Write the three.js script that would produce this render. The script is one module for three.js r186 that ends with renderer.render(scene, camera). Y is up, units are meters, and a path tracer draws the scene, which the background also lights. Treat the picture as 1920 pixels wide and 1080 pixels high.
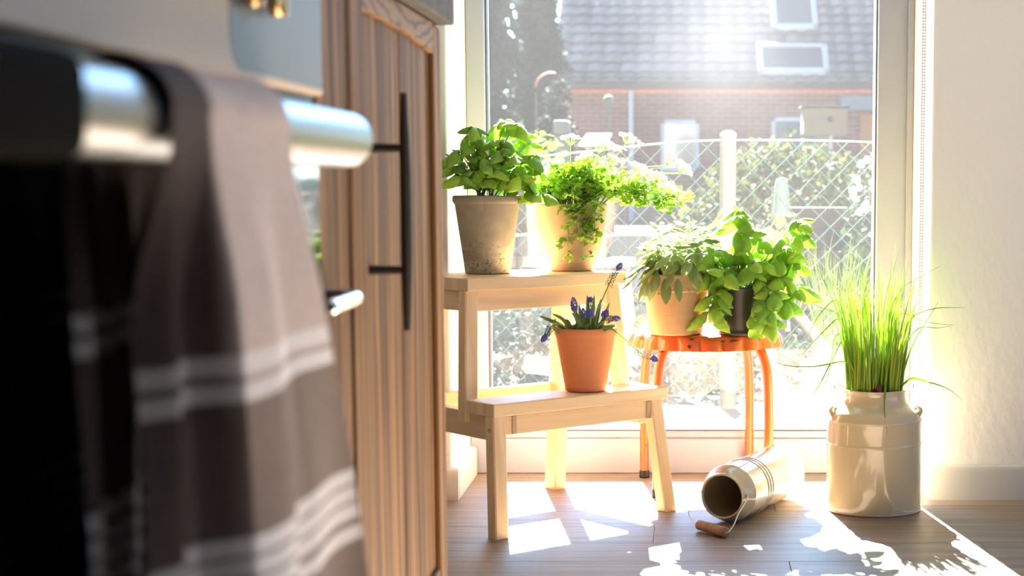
import * as THREE from 'three';
import { RoundedBoxGeometry } from 'three/addons/geometries/RoundedBoxGeometry.js';
import { mergeGeometries } from 'three/addons/utils/BufferGeometryUtils.js';
import { Sky } from 'three/addons/objects/Sky.js';

// ---------------------------------------------------------------- camera, sky, sun, exposure
const scene = new THREE.Scene();
const renderer = new THREE.WebGLRenderer({ antialias: true });
renderer.toneMapping = THREE.LinearToneMapping;
renderer.toneMappingExposure = 3.2;
renderer.shadowMap.enabled = true;
renderer.shadowMap.type = THREE.PCFSoftShadowMap;
const EYE = 0.675;                                        // metres above the floor
// the photograph is a crop of a wider frame: the optical axis lies right of and below its centre
const camera = new THREE.PerspectiveCamera(2 * Math.atan(671 / 3200) * 180 / Math.PI, 2580 / 1342, 0.05, 400);
camera.position.set(0, EYE, 0);
camera.rotation.set(-Math.atan(336 / 3200), 0, 0);
camera.setViewOffset(2580, 1342, 0, 0, 1920, 1080);
camera.focus = 3.5;
camera.userData.fStop = 5.0;
scene.add(camera);

const SUN_DIR = new THREE.Vector3(-Math.sin(0.121) * Math.cos(0.59), Math.sin(0.59), -Math.cos(0.121) * Math.cos(0.59));
const sun = new THREE.DirectionalLight(new THREE.Color().setRGB(1, 0.93, 0.84), 48);
sun.name = 'sun';
sun.position.copy(SUN_DIR).multiplyScalar(40);
sun.target.position.set(0, 0, -3);
sun.castShadow = true;
sun.shadow.mapSize.set(4096, 4096);
Object.assign(sun.shadow.camera, { left: -12, right: 12, top: 12, bottom: -12, near: 1, far: 120 });
scene.add(sun, sun.target);
const sky = new Sky();
sky.name = 'sky';
sky.scale.setScalar(300);
const su = sky.material.uniforms;
su.turbidity.value = 7; su.rayleigh.value = 0.9; su.mieCoefficient.value = 0.004; su.mieDirectionalG.value = 0.75;
su.sunPosition.value.copy(SUN_DIR);
scene.add(sky);
scene.backgroundIntensity = 0.26;

// ---------------------------------------------------------------- helpers
function rng(seed) { let a = seed * 2654435761 >>> 0; return () => { a = (a + 0x6d2b79f5) | 0; let t = Math.imul(a ^ (a >>> 15), 1 | a); t = (t + Math.imul(t ^ (t >>> 7), 61 | t)) ^ t; return ((t ^ (t >>> 14)) >>> 0) / 4294967296; }; }
const V = (x, y, z) => new THREE.Vector3(x, y, z);
const lerp = (a, b, t) => a + (b - a) * t, clamp = (x, a = 0, b = 1) => Math.min(b, Math.max(a, x));
const smooth = (a, b, x) => { const t = clamp((x - a) / (b - a)); return t * t * (3 - 2 * t); };
function noise2(seed) {
  const h = (x, y) => { let n = Math.imul(x | 0, 374761393) ^ Math.imul(y | 0, 668265263) ^ Math.imul(seed, 1442695041); n = Math.imul(n ^ (n >>> 13), 1274126177); return ((n ^ (n >>> 16)) >>> 0) / 4294967296; };
  const n = (x, y) => { const ix = Math.floor(x), iy = Math.floor(y), fx = x - ix, fy = y - iy, u = fx * fx * (3 - 2 * fx), v = fy * fy * (3 - 2 * fy); return lerp(lerp(h(ix, iy), h(ix + 1, iy), u), lerp(h(ix, iy + 1), h(ix + 1, iy + 1), u), v); };
  return (x, y, o = 4) => { let s = 0, a = 0.5, t = 0; for (let i = 0; i < o; i++) { s += a * n(x, y); t += a; x = x * 2.03 + 17.1; y = y * 2.03 + 9.7; a *= 0.5; } return s / t; };
}
const sr = (c) => { c = clamp(c); return Math.round(255 * (c <= 0.0031308 ? 12.92 * c : 1.055 * Math.pow(c, 1 / 2.4) - 0.055)); };
// f(u, v) -> [r, g, b] linear (colour map) or a number (grey data map)
function tex(w, h, f, { grey = false, wrap = THREE.MirroredRepeatWrapping, rep = [1, 1] } = {}) {
  const d = new Uint8Array(w * h * 4);
  for (let y = 0; y < h; y++) for (let x = 0; x < w; x++) {
    const c = f((x + 0.5) / w, (y + 0.5) / h), i = (y * w + x) * 4;
    if (grey) d[i] = d[i + 1] = d[i + 2] = Math.round(255 * clamp(c)); else { d[i] = sr(c[0]); d[i + 1] = sr(c[1]); d[i + 2] = sr(c[2]); }
    d[i + 3] = 255;
  }
  const t = new THREE.DataTexture(d, w, h, THREE.RGBAFormat);
  t.magFilter = THREE.LinearFilter; t.minFilter = THREE.LinearMipmapLinearFilter; t.generateMipmaps = true;
  t.wrapS = t.wrapT = wrap; t.repeat.set(rep[0], rep[1]);
  if (!grey) t.colorSpace = THREE.SRGBColorSpace;
  t.needsUpdate = true;
  return t;
}
const mix3 = (a, b, t) => [lerp(a[0], b[0], t), lerp(a[1], b[1], t), lerp(a[2], b[2], t)];
const rgb = (r, g, b) => new THREE.Color().setRGB(r, g, b);
const std = (o) => new THREE.MeshStandardMaterial({ side: THREE.DoubleSide, ...o });
const phy = (o) => new THREE.MeshPhysicalMaterial({ side: THREE.DoubleSide, ...o });

const used = new Map();
function numbered(name) { const n = used.get(name) ?? 0; used.set(name, n + 1); return n ? name + '_' + String(n).padStart(3, '0') : name; }
function tag(o, label, category, group, kind) { if (label) o.userData.label = label; if (category) o.userData.category = category; if (group) o.userData.group = group; if (kind) o.userData.kind = kind; return o; }
function thing(name, label, category, pos = [0, 0, 0], turn = 0, group) { const g = new THREE.Group(); g.name = numbered(name); g.position.set(...pos); g.rotation.y = turn; tag(g, label, category, group); scene.add(g); return g; }
function part(parent, name, geo, mat, label) { const m = new THREE.Mesh(geo, mat); m.name = name; m.castShadow = m.receiveShadow = true; if (label) m.userData.label = label; parent.add(m); return m; }
function struct(name, geo, mat) { const m = new THREE.Mesh(geo, mat); m.name = numbered(name); m.castShadow = m.receiveShadow = true; m.userData.kind = 'structure'; scene.add(m); return m; }
function structGroup(name) { const g = new THREE.Group(); g.name = numbered(name); g.userData.kind = 'structure'; scene.add(g); return g; }

// uv in metres, u along the grain axis (0 x, 1 y, 2 z)
function grainUV(geo, axis, off = 0) {
  const p = geo.attributes.position, n = geo.attributes.normal, uv = new Float32Array(p.count * 2), r = rng(Math.round(off * 1000) + 7), o1 = r() * 3, o2 = r() * 3;
  for (let i = 0; i < p.count; i++) {
    const P = [p.getX(i), p.getY(i), p.getZ(i)], N = [Math.abs(n.getX(i)), Math.abs(n.getY(i)), Math.abs(n.getZ(i))];
    const [b, c] = [0, 1, 2].filter((k) => k !== axis);
    let u, v;
    if (N[axis] > 0.8) { u = P[b] * 0.3; v = P[c]; } else { u = P[axis]; v = N[b] > N[c] ? P[c] : P[b]; v += N[b] > N[c] ? 0.37 : 0; }
    uv[i * 2] = u + o1; uv[i * 2 + 1] = v + o2;
  }
  geo.setAttribute('uv', new THREE.BufferAttribute(uv, 2));
  return geo;
}
function box(x0, x1, y0, y1, z0, z1, { r = 0.0015, axis = 0, off = 0, seg = 1 } = {}) {
  const w = x1 - x0, h = y1 - y0, d = z1 - z0;
  const g = r > 0 ? new RoundedBoxGeometry(w, h, d, seg, Math.min(r, w / 2.01, h / 2.01, d / 2.01)) : new THREE.BoxGeometry(w, h, d);
  g.translate((x0 + x1) / 2, (y0 + y1) / 2, (z0 + z1) / 2);
  return grainUV(g, axis, off || x0 * 3.1 + y0 * 7.7 + z0 * 1.3);
}
// a post between two horizontal rectangles (centre x, y, z), chamfered
function post(a, b, w, d, ch = 0.002, off = 0) {
  const ring = (c) => [[-1, -1], [1, -1], [1, 1], [-1, 1]].flatMap(([sx, sz]) => { const X = c[0] + sx * w / 2, Z = c[2] + sz * d / 2, p1 = [X - sx * ch, c[1], Z], p2 = [X, c[1], Z - sz * ch]; return sx * sz > 0 ? [p2, p1] : [p1, p2]; });
  const A = ring(a), B = ring(b), pos = [];
  for (let i = 0; i < 8; i++) { const j = (i + 1) % 8; pos.push(...A[i], ...B[i], ...B[j], ...A[i], ...B[j], ...A[j]); }
  for (let i = 1; i < 7; i++) { pos.push(...A[0], ...A[i], ...A[i + 1]); pos.push(...B[0], ...B[i + 1], ...B[i]); }
  const g = new THREE.BufferGeometry();
  g.setAttribute('position', new THREE.Float32BufferAttribute(pos, 3));
  g.computeVertexNormals();
  return grainUV(g, 1, off || a[0] * 5 + a[2] * 3 + 2);
}
function cyl(r0, r1, h, seg = 20, open = false) { return new THREE.CylinderGeometry(r1, r0, h, seg, 1, open); }
function lathe(pts, seg = 64) { return new THREE.LatheGeometry(pts.map((p) => new THREE.Vector2(p[0], p[1])), seg); }
function tube(points, r, seg = 16, rs = 6, closed = false) { return new THREE.TubeGeometry(new THREE.CatmullRomCurve3(points.map((p) => p.isVector3 ? p : V(...p)), closed), seg, r, rs, closed); }
function taperTube(points, r0, r1, seg = 10, rs = 5, pow = 1) {
  const c = new THREE.CatmullRomCurve3(points.map((p) => p.isVector3 ? p : V(...p))), g = new THREE.TubeGeometry(c, seg, 1, rs, false), p = g.attributes.position, q = new THREE.Vector3();
  for (let i = 0; i <= seg; i++) { c.getPointAt(i / seg, q); const R = lerp(r0, r1, Math.pow(i / seg, pow)); for (let j = 0; j <= rs; j++) { const k = i * (rs + 1) + j; p.setXYZ(k, q.x + (p.getX(k) - q.x) * R, q.y + (p.getY(k) - q.y) * R, q.z + (p.getZ(k) - q.z) * R); } }
  return g;
}
// a narrow folded blade (half pipe) that tapers to a point
function bladeGeo(points, w, n = 10, pow = 1.6) {
  const c = new THREE.CatmullRomCurve3(points.map((p) => V(...p))), pos = [], idx = [], T = new THREE.Vector3();
  for (let i = 0; i <= n; i++) {
    const t = i / n, p = c.getPointAt(t); c.getTangentAt(t, T);
    const side = new THREE.Vector3().crossVectors(T, V(0.3, 0.1, 1)).normalize(), nor = new THREE.Vector3().crossVectors(side, T).normalize(), W = w * (1 - 0.92 * Math.pow(t, pow));
    for (const a of [-1.35, -0.6, 0, 0.6, 1.35]) { const q = p.clone().addScaledVector(side, Math.sin(a) * W).addScaledVector(nor, Math.cos(a) * W); pos.push(q.x, q.y, q.z); }
  }
  for (let i = 0; i < n; i++) for (let j = 0; j < 4; j++) { const a = i * 5 + j, b = a + 5; idx.push(a, b, a + 1, a + 1, b, b + 1); }
  const g = new THREE.BufferGeometry(); g.setAttribute('position', new THREE.Float32BufferAttribute(pos, 3)); g.setIndex(idx); g.computeVertexNormals(); return g;
}
const merge = (list) => mergeGeometries(list.map((g) => { g = g.index ? g.toNonIndexed() : g; for (const k of Object.keys(g.attributes)) if (!['position', 'normal', 'uv'].includes(k)) g.deleteAttribute(k); return g; }));
function aim(m, p, dir, up = V(0, 1, 0), s = 1) {           // local +x along dir, local +y near up
  const X = dir.clone().normalize(), Z = new THREE.Vector3().crossVectors(X, up);
  if (Z.lengthSq() < 1e-6) Z.set(0, 0, 1);
  Z.normalize();
  const Y = new THREE.Vector3().crossVectors(Z, X);
  m.quaternion.setFromRotationMatrix(new THREE.Matrix4().makeBasis(X, Y, Z));
  m.position.copy(p); m.scale.setScalar(s);
  return m;
}

// ---------------------------------------------------------------- materials
function woodMap(seed, light, dark, { fu = 3, fv = 40, contrast = 1, fibre = 0.25, cracks = 0, rep = [2, 4], w = 512, h = 512 } = {}) {
  const n1 = noise2(seed), n2 = noise2(seed + 11), n3 = noise2(seed + 23);
  return tex(w, h, (u, v) => {
    const warp = n2(u * 2, v * 3, 3) * 0.14, g = n1(u * fu, (v + warp) * fv, 4), f = n3(u * fu * 5, v * 190, 2);
    let t = clamp(0.5 + (g - 0.5) * 1.9 * contrast + (f - 0.5) * fibre);
    if (cracks) { const k = n1(u * 1.5 + 40, (v + warp * 0.4) * 55, 2); t = Math.min(1, t + cracks * smooth(0.73, 0.85, k)); }
    return mix3(light, dark, t);
  }, { rep });
}
const M = {};
M.birch = [1, 2, 3].map((s) => std({ map: woodMap(s, [0.93, 0.69, 0.42], [0.78, 0.51, 0.27], { fu: 1.6, fv: 16, fibre: 0.25, contrast: 0.8 }), roughness: 0.5 }));
M.elm = [5, 6, 7, 8].map((s) => { const map = woodMap(s, [0.30, 0.160, 0.058], [0.055, 0.025, 0.009], { fu: 1.3, fv: 24, fibre: 0.6, contrast: 1.0, cracks: 0.8, rep: [1.6, 3.2] }); return phy({ map, bumpMap: map, bumpScale: -0.0008, roughness: 0.65, specularIntensity: 0.35 }); });
M.elmBurl = (() => { const n1 = noise2(61), n2 = noise2(62); const map = tex(512, 256, (u, v) => { const k = Math.pow((u - 0.55) * 1.5, 2) - v * 0.9 + n1(u * 5, v * 3, 4) * 0.5, t = 0.5 + 0.5 * Math.sin(k * 26), f = n2(u * 10, v * 90, 3); return mix3([0.29, 0.165, 0.075], [0.07, 0.034, 0.014], clamp(Math.pow(t, 3) * 0.8 + (f - 0.4) * 0.4)); }, { rep: [2.0, 12] }); return phy({ map, bumpMap: map, bumpScale: -0.001, roughness: 0.6, specularIntensity: 0.35 }); })();
M.floor = [11, 12, 13, 14].map((s, i) => { const k = [1, 0.92, 1.07, 0.98][i]; const map = woodMap(s, [0.325 * k, 0.258 * k, 0.198 * k], [0.145 * k, 0.11 * k, 0.082 * k], { fu: 2.2, fv: 30, fibre: 0.55, contrast: 0.75, rep: [1.2, 3], w: 1024 }); return phy({ map, bumpMap: map, bumpScale: -0.0003, roughness: 0.5 }); });
M.plaster = (() => { const n = noise2(31), b = tex(512, 512, (u, v) => n(u * 60, v * 34, 4), { grey: true, rep: [1.2, 1.2] }); return std({ color: rgb(0.92, 0.90, 0.87), roughness: 0.9, bumpMap: b, bumpScale: 0.0012 }); })();
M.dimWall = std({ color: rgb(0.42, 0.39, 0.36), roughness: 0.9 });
M.ceiling = std({ color: rgb(0.8, 0.78, 0.75), roughness: 0.95 });
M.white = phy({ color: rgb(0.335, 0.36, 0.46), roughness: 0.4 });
M.skirt = phy({ color: rgb(0.68, 0.67, 0.65), roughness: 0.4 });
M.seal = std({ color: rgb(0.12, 0.13, 0.13), roughness: 0.6 });
M.glass = phy({ color: rgb(0.95, 0.97, 0.96), transmission: 1, roughness: 0.0, thickness: 0, ior: 1.85 });
M.iron = std({ color: rgb(0.055, 0.048, 0.042), roughness: 0.5, metalness: 0.7 });
M.chrome = std({ color: rgb(0.75, 0.76, 0.78), roughness: 0.12, metalness: 1 });
M.steel = std({ color: rgb(0.62, 0.62, 0.62), roughness: 0.3, metalness: 1 });
M.zinc = std({ color: rgb(0.6, 0.62, 0.64), roughness: 0.35, metalness: 0.9 });
M.matBlack = phy({ color: rgb(0.005, 0.0042, 0.0035), roughness: 0.9, specularIntensity: 0.06 });
M.black = std({ color: rgb(0.012, 0.011, 0.010), roughness: 0.45 });
M.soil = (() => { const n = noise2(71), m = tex(128, 128, (u, v) => mix3([0.05, 0.035, 0.022], [0.015, 0.011, 0.008], n(u * 30, v * 30, 3)), { rep: [3, 3] }); return std({ map: m, roughness: 1, bumpMap: m, bumpScale: 0.004 }); })();
const leafMat = (r, g, b, tr = 0.15, coat = 0.35) => phy({ color: rgb(r, g, b), roughness: 0.96, transmission: tr, thickness: 0, ior: 1.4, clearcoat: coat, clearcoatRoughness: 0.38 });
M.basil = [leafMat(0.275, 0.49, 0.04, 0.18), leafMat(0.21, 0.41, 0.036, 0.16), leafMat(0.35, 0.56, 0.045, 0.2)];
M.sage = [leafMat(0.26, 0.34, 0.13, 0.12, 0.05), leafMat(0.20, 0.28, 0.10, 0.12, 0.05), leafMat(0.34, 0.43, 0.16, 0.13, 0.05)];
M.parsley = [leafMat(0.26, 0.46, 0.025, 0.2), leafMat(0.36, 0.55, 0.05, 0.24), leafMat(0.19, 0.38, 0.02, 0.18)];
M.chive = [leafMat(0.20, 0.35, 0.02, 0.11, 0.2), leafMat(0.13, 0.26, 0.025, 0.1, 0.2), leafMat(0.27, 0.40, 0.025, 0.12, 0.2), leafMat(0.40, 0.42, 0.06, 0.14, 0.2)];
M.muscari = [leafMat(0.13, 0.22, 0.05, 0.3, 0.2), leafMat(0.18, 0.27, 0.07, 0.3, 0.2)];
M.stem = leafMat(0.36, 0.50, 0.14, 0.35, 0.2);

// ---------------------------------------------------------------- the room
const ZI = -3.565, ZG = -3.88, ZO = -4.0;                 // room face of the window wall, room face of the frame, outside face
{
  const fl = structGroup('floor');
  const slab = new THREE.Mesh(new THREE.BoxGeometry(3.5, 0.1, 7), M.dimWall); slab.name = 'subfloor'; slab.position.set(0.67, -0.059, -0.6); slab.receiveShadow = true; fl.add(slab);
  const r = rng(5), W = 0.152, L = 1.22, variants = [];
  for (let k = 0; k < 8; k++) { const g = new RoundedBoxGeometry(L - 0.0008, 0.009, W - 0.0007, 1, 0.0008); grainUV(g, 0, 3 + k * 1.7); variants.push(g); }
  let row = 0;
  for (let z = -3.885 + W / 2; z < 2.6; z += W, row++) {
    let x = -0.98 - [0.25, 0.75, 0.05, 0.5][row % 4] * L;
    for (; x < 2.25; x += L) {
      const cx = x + L / 2;
      if (cx + L / 2 < -0.95) continue;
      const m = part(fl, 'plank', variants[Math.floor(r() * 8)], M.floor[Math.floor(r() * 4)]);
      m.position.set(cx, -0.0045, z);
    }
  }
  const sill = new THREE.Mesh(new THREE.BoxGeometry(1.0, 0.1, 0.12), M.white); sill.name = 'threshold'; sill.position.set(0.003, -0.058, -3.94); fl.add(sill);
}
{ // window wall: two piers and a lintel, the niche between them
  const wl = structGroup('wall_front');
  part(wl, 'pier', box(-1.05, -0.5, -0.1, 2.55, ZO, ZI, { r: 0.004 }), M.plaster);
  part(wl, 'pier', box(0.507, 2.32, -0.1, 2.55, ZO, ZI, { r: 0.004 }), M.plaster);
  part(wl, 'lintel', box(-0.5, 0.507, 2.25, 2.55, ZO, ZI, { r: 0 }), M.plaster);
}
struct('wall_left', box(-1.05, -0.93, -0.1, 2.55, ZI, 2.7, { r: 0 }), M.dimWall);
struct('wall_back', box(-1.05, 2.32, -0.1, 2.55, 2.6, 2.72, { r: 0 }), M.dimWall);
struct('ceiling', box(-1.05, 2.32, 2.5, 2.62, ZO, 2.72, { r: 0 }), M.ceiling);
{ // right-hand wall with a wide glazed opening beside the kitchen (out of the frame)
  const wr = structGroup('wall_right');
  part(wr, 'pier', box(2.2, 2.32, -0.1, 2.55, ZI, -3.3, { r: 0 }), M.plaster);
  part(wr, 'pier', box(2.2, 2.32, -0.1, 2.55, -0.9, 2.7, { r: 0 }), M.dimWall);
  part(wr, 'lintel', box(2.2, 2.32, 2.2, 2.55, -3.3, -0.9, { r: 0 }), M.plaster);
  const w2 = structGroup('window_2');
  for (const z of [-3.3, -2.13, -0.96]) part(w2, 'frame', box(2.22, 2.3, 0, 2.2, z, z + 0.06), M.white);
  part(w2, 'frame', box(2.22, 2.3, 0, 0.07, -3.24, -0.96), M.white);
  part(w2, 'frame', box(2.22, 2.3, 2.13, 2.2, -3.24, -0.96), M.white);
  for (const [a, b] of [[-3.24, -2.13], [-2.07, -0.96]]) part(w2, 'pane', new THREE.PlaneGeometry(b - a, 2.06).rotateY(Math.PI / 2).translate(2.26, 1.1, (a + b) / 2), M.glass);
}
// baseboards: the niche's left reveal with its return, and the right-hand wall
{
  const prof = (h, d) => { const s = new THREE.Shape(); s.moveTo(0, 0); s.lineTo(d, 0); s.lineTo(d, h - 0.014); s.quadraticCurveTo(d, h, d * 0.35, h); s.lineTo(0, h); s.closePath(); return s; };
  const b1 = structGroup('baseboard_left');
  const g = new THREE.ExtrudeGeometry(prof(0.066, 0.016), { depth: 0.3, bevelEnabled: false, curveSegments: 8 });
  part(b1, 'strip', grainUV(g.clone().translate(-0.5, 0, -3.87), 2), M.skirt);
  part(b1, 'strip', grainUV(new THREE.ExtrudeGeometry(prof(0.066, 0.016), { depth: 0.43, bevelEnabled: false, curveSegments: 8 }).rotateY(-Math.PI / 2).translate(-0.484, 0, ZI + 0.0005), 0), M.skirt);
  const b2 = structGroup('baseboard_right');
  part(b2, 'strip', grainUV(new THREE.ExtrudeGeometry(prof(0.074, 0.01), { depth: 1.69, bevelEnabled: false, curveSegments: 8 }).rotateY(-Math.PI / 2).translate(2.198, 0, ZI + 0.0005), 0), M.skirt);
}
{ // the floor-length window in the niche
  const w = structGroup('window_1');
  const xl = -0.4995, xr = 0.5065, gl = -0.458, gr = 0.4275, gb = 0.097, gt = 2.14;
  // stepped white profiles
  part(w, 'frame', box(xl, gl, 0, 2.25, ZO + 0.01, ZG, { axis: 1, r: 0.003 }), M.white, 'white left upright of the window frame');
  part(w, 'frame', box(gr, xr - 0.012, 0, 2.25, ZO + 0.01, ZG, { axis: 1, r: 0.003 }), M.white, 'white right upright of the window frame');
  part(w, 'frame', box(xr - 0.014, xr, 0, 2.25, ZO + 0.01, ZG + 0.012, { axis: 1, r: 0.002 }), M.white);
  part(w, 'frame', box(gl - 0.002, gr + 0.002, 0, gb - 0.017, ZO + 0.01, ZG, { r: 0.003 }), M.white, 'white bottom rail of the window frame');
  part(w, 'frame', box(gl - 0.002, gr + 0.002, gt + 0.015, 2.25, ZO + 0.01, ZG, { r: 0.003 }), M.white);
  // glazing beads and dark seals round the pane
  part(w, 'glazing_bead', box(gl, gr, gb - 0.018, gb - 0.001, ZO + 0.02, ZG - 0.012, { r: 0.004, seg: 3 }), M.white);
  part(w, 'seal', box(gl, gr, gb - 0.001, gb + 0.003, ZG - 0.055, ZG - 0.02, { r: 0 }), M.seal);
  for (const [a, b] of [[gl, gl + 0.0035], [gr - 0.0035, gr]]) part(w, 'seal', box(a, b, gb, gt, ZG - 0.055, ZG - 0.022, { r: 0, axis: 1 }), M.seal);
  part(w, 'pane', new THREE.PlaneGeometry(gr - gl, gt - gb + 0.02).translate((gl + gr) / 2, (gt + gb) / 2, ZG - 0.045), M.glass, 'large dusty window pane');
  // a film of dust on the weather side, with specks, plus a painted lens-flare glow
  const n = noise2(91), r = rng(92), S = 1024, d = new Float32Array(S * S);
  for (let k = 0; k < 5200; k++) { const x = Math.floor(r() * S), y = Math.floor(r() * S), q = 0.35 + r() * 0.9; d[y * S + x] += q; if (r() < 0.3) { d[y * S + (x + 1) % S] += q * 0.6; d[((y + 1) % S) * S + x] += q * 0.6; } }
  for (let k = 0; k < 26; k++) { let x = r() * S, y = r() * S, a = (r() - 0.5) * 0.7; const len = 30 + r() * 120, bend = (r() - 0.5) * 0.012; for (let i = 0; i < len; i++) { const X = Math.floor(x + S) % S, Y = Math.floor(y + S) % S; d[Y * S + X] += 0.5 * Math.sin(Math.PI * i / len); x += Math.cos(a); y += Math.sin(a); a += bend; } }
  const film = tex(S, S, (u, v) => { const x = u - 0.62, y = v - 0.435, flareGlow = Math.exp(-(x * x / 0.022 + y * y / 0.008)); return 0.36 + 0.16 * (n(u * 7, v * 12, 5) - 0.5) + 0.5 * flareGlow * (0.7 + 0.6 * n(u * 9 + 3, v * 16, 4)) + 0.22 * d[Math.floor(v * S) * S + Math.floor(u * S)]; }, { grey: true, wrap: THREE.ClampToEdgeWrapping });  // the Gaussian patch puts a flare glow into the film's density
  part(w, 'dust_flare_film', new THREE.PlaneGeometry(gr - gl, gt - gb + 0.02).translate((gl + gr) / 2, (gt + gb) / 2, ZG - 0.052), phy({ color: rgb(0.93, 0.95, 1.0), roughness: 1, transmission: 0.75, thickness: 0, transparent: true, opacity: 0.040, alphaMap: film, specularIntensity: 0 }), 'film of dust and fine scratches on the pane with a painted flare glow');
}
{ // roller blind's bead chain hanging in the right reveal
  const g = [], bead = new THREE.SphereGeometry(0.0022, 8, 6), y0 = 0.232;
  const path = (t) => t;
  for (const [x, z] of [[0.4885, -3.6], [0.4935, -3.603]]) { for (let y = y0 + 0.006; y < 2.2; y += 0.0062) g.push(bead.clone().translate(x, y, z)); g.push(cyl(0.0006, 0.0006, 2.2 - y0, 5).translate(x, (2.2 + y0) / 2 + 0.003, z)); }
  for (const k of [-1, 0, 1]) g.push(bead.clone().translate(0.491 + k * 0.0018, y0 + Math.abs(k) * 0.002, -3.6015));
  const ch = new THREE.Mesh(merge(g), std({ color: rgb(0.52, 0.49, 0.46), roughness: 0.35, metalness: 0.5 })); ch.name = numbered('bead_chain'); ch.castShadow = true;
  tag(ch, 'doubled grey bead chain of a roller blind hanging beside the right window frame', 'chain'); scene.add(ch);
}

// ---------------------------------------------------------------- kitchen run on the left: cabinet, oven, worktop, towel
const XF = -0.31;                                         // face of the doors
const cabinet = thing('kitchen_cabinet', 'rustic reclaimed-wood kitchen cabinet with a dark iron bar handle', 'cabinet', [XF, 0, -1.81]);
{ // local: +x out of the door, z along the run (cabinet from z -0.375 to 0.375)
  const z = (D) => 1.81 - D;
  part(cabinet, 'carcass', box(-0.6, -0.024, 0.1, 0.864, z(2.172), z(1.435), { axis: 1, off: 2 }), M.elm[0]);
  part(cabinet, 'corner_post', box(-0.03, -0.001, 0.1, 0.864, z(2.176), z(2.146), { axis: 1, r: 0.006, seg: 3, off: 4 }), M.elm[2]);
  part(cabinet, 'plinth', box(-0.6, -0.06, 0, 0.1, z(2.16), z(1.44), { axis: 2 }), M.elm[3]);
  const po = part(cabinet, 'pull_out_front', box(-0.022, 0, 0.125, 0.862, z(1.569), z(1.437), { axis: 1, r: 0.004, seg: 2, off: 6 }), M.elm[0], 'narrow darker board of the pull-out unit');
  for (const [a, b] of [[1.468, 1.455], [1.45, 1.438]]) part(po, 'bracket', box(0, 0.022, 0.567, 0.58, z(a), z(b), { r: 0.003 }), M.black);
  const bar = part(po, 'pull_bar', new THREE.CapsuleGeometry(0.0068, 0.10, 6, 14).rotateX(Math.PI / 2), M.chrome, 'short chrome pull bar'); bar.position.set(0.024, 0.573, z(1.412));
  // the door: stiles, a shallow arched top rail, four boards as the panel, bottom rail
  const door = new THREE.Group(); door.name = 'door'; cabinet.add(door);
  part(door, 'stile', box(-0.022, 0.001, 0.125, 0.862, z(1.648), z(1.577), { axis: 1, r: 0.004, seg: 2, off: 8 }), M.elm[1]);
  part(door, 'stile', box(-0.022, 0.001, 0.125, 0.862, z(2.142), z(2.098), { axis: 1, r: 0.004, seg: 2, off: 9 }), M.elm[2]);
  part(door, 'bottom_rail', box(-0.022, 0.0, 0.125, 0.19, z(2.098), z(1.648), { axis: 2, r: 0.003, off: 10 }), M.elm[3]);
  const s = new THREE.Shape(); s.moveTo(1.648, 0.862); s.lineTo(2.098, 0.862); s.lineTo(2.098, 0.828); s.quadraticCurveTo(1.87, 0.8415, 1.648, 0.8365); s.closePath();
  const rail = new THREE.ExtrudeGeometry(s, { depth: 0.02, bevelEnabled: true, bevelSize: 0.002, bevelThickness: 0.002, bevelSegments: 2, curveSegments: 20 });
  rail.rotateY(Math.PI / 2).translate(-0.021, 0, 1.81); grainUV(rail, 2, 11);
  part(door, 'top_rail', rail, M.elmBurl, 'top rail with swirling burl grain');
  const cuts = [1.648, 1.676, 1.79, 1.885, 2.02, 2.098], r = rng(8);
  for (let k = 0; k < 5; k++) part(door, 'panel_board', box(-0.02, k === 0 ? -0.012 : -0.0065 + r() * 0.0016, 0.18, 0.85, z(cuts[k + 1]) + 0.0006, z(cuts[k]) - 0.0006, { axis: 1, r: 0.0015, off: 13 + k }), M.elm[[3, 1, 2, 0, 1][k]]);
  const h = new THREE.Group(); h.name = 'handle'; door.add(h);
  const hb = taperTube([[0.031, 0.526, z(1.69)], [0.032, 0.642, z(1.69)], [0.031, 0.758, z(1.69)]], 0.0058, 0.0058, 20, 10);
  { const p = hb.attributes.position; for (let i = 0; i < p.count; i++) { const t = Math.abs(p.getY(i) - 0.642) / 0.116, k = 1 - 0.42 * Math.pow(Math.max(0, t - 0.3) / 0.7, 1.6), a = [0.0315, z(1.69)]; p.setX(i, a[0] + (p.getX(i) - a[0]) * k); p.setZ(i, a[1] + (p.getZ(i) - a[1]) * k); } hb.computeVertexNormals(); }
  part(h, 'bar', merge([hb, cyl(0.0034, 0.0034, 0.0006, 12).translate(0.031, 0.7585, z(1.69)), cyl(0.0034, 0.0034, 0.0006, 12).translate(0.031, 0.5255, z(1.69))]), M.iron);
  for (const y of [0.585, 0.705]) part(h, 'post', cyl(0.0048, 0.004, 0.037, 12).rotateZ(-Math.PI / 2).translate(0.0125, y, z(1.69)), M.iron);
}
const worktop = thing('worktop', 'grey kitchen worktop edge above the wooden cabinet', 'worktop', [-0.62, 0.866, -1.2]);
{
  const n = noise2(41), m = tex(256, 256, (u, v) => mix3([0.17, 0.16, 0.15], [0.10, 0.10, 0.098], n(u * 40, v * 40, 4)), { rep: [2, 2] });
  part(worktop, 'slab', box(-0.3, 0.327, 0, 0.038, -0.974, 3.0, { axis: 2, r: 0.004, seg: 3 }), phy({ map: m, roughness: 0.85, specularIntensity: 0.3 }));
}

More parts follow.
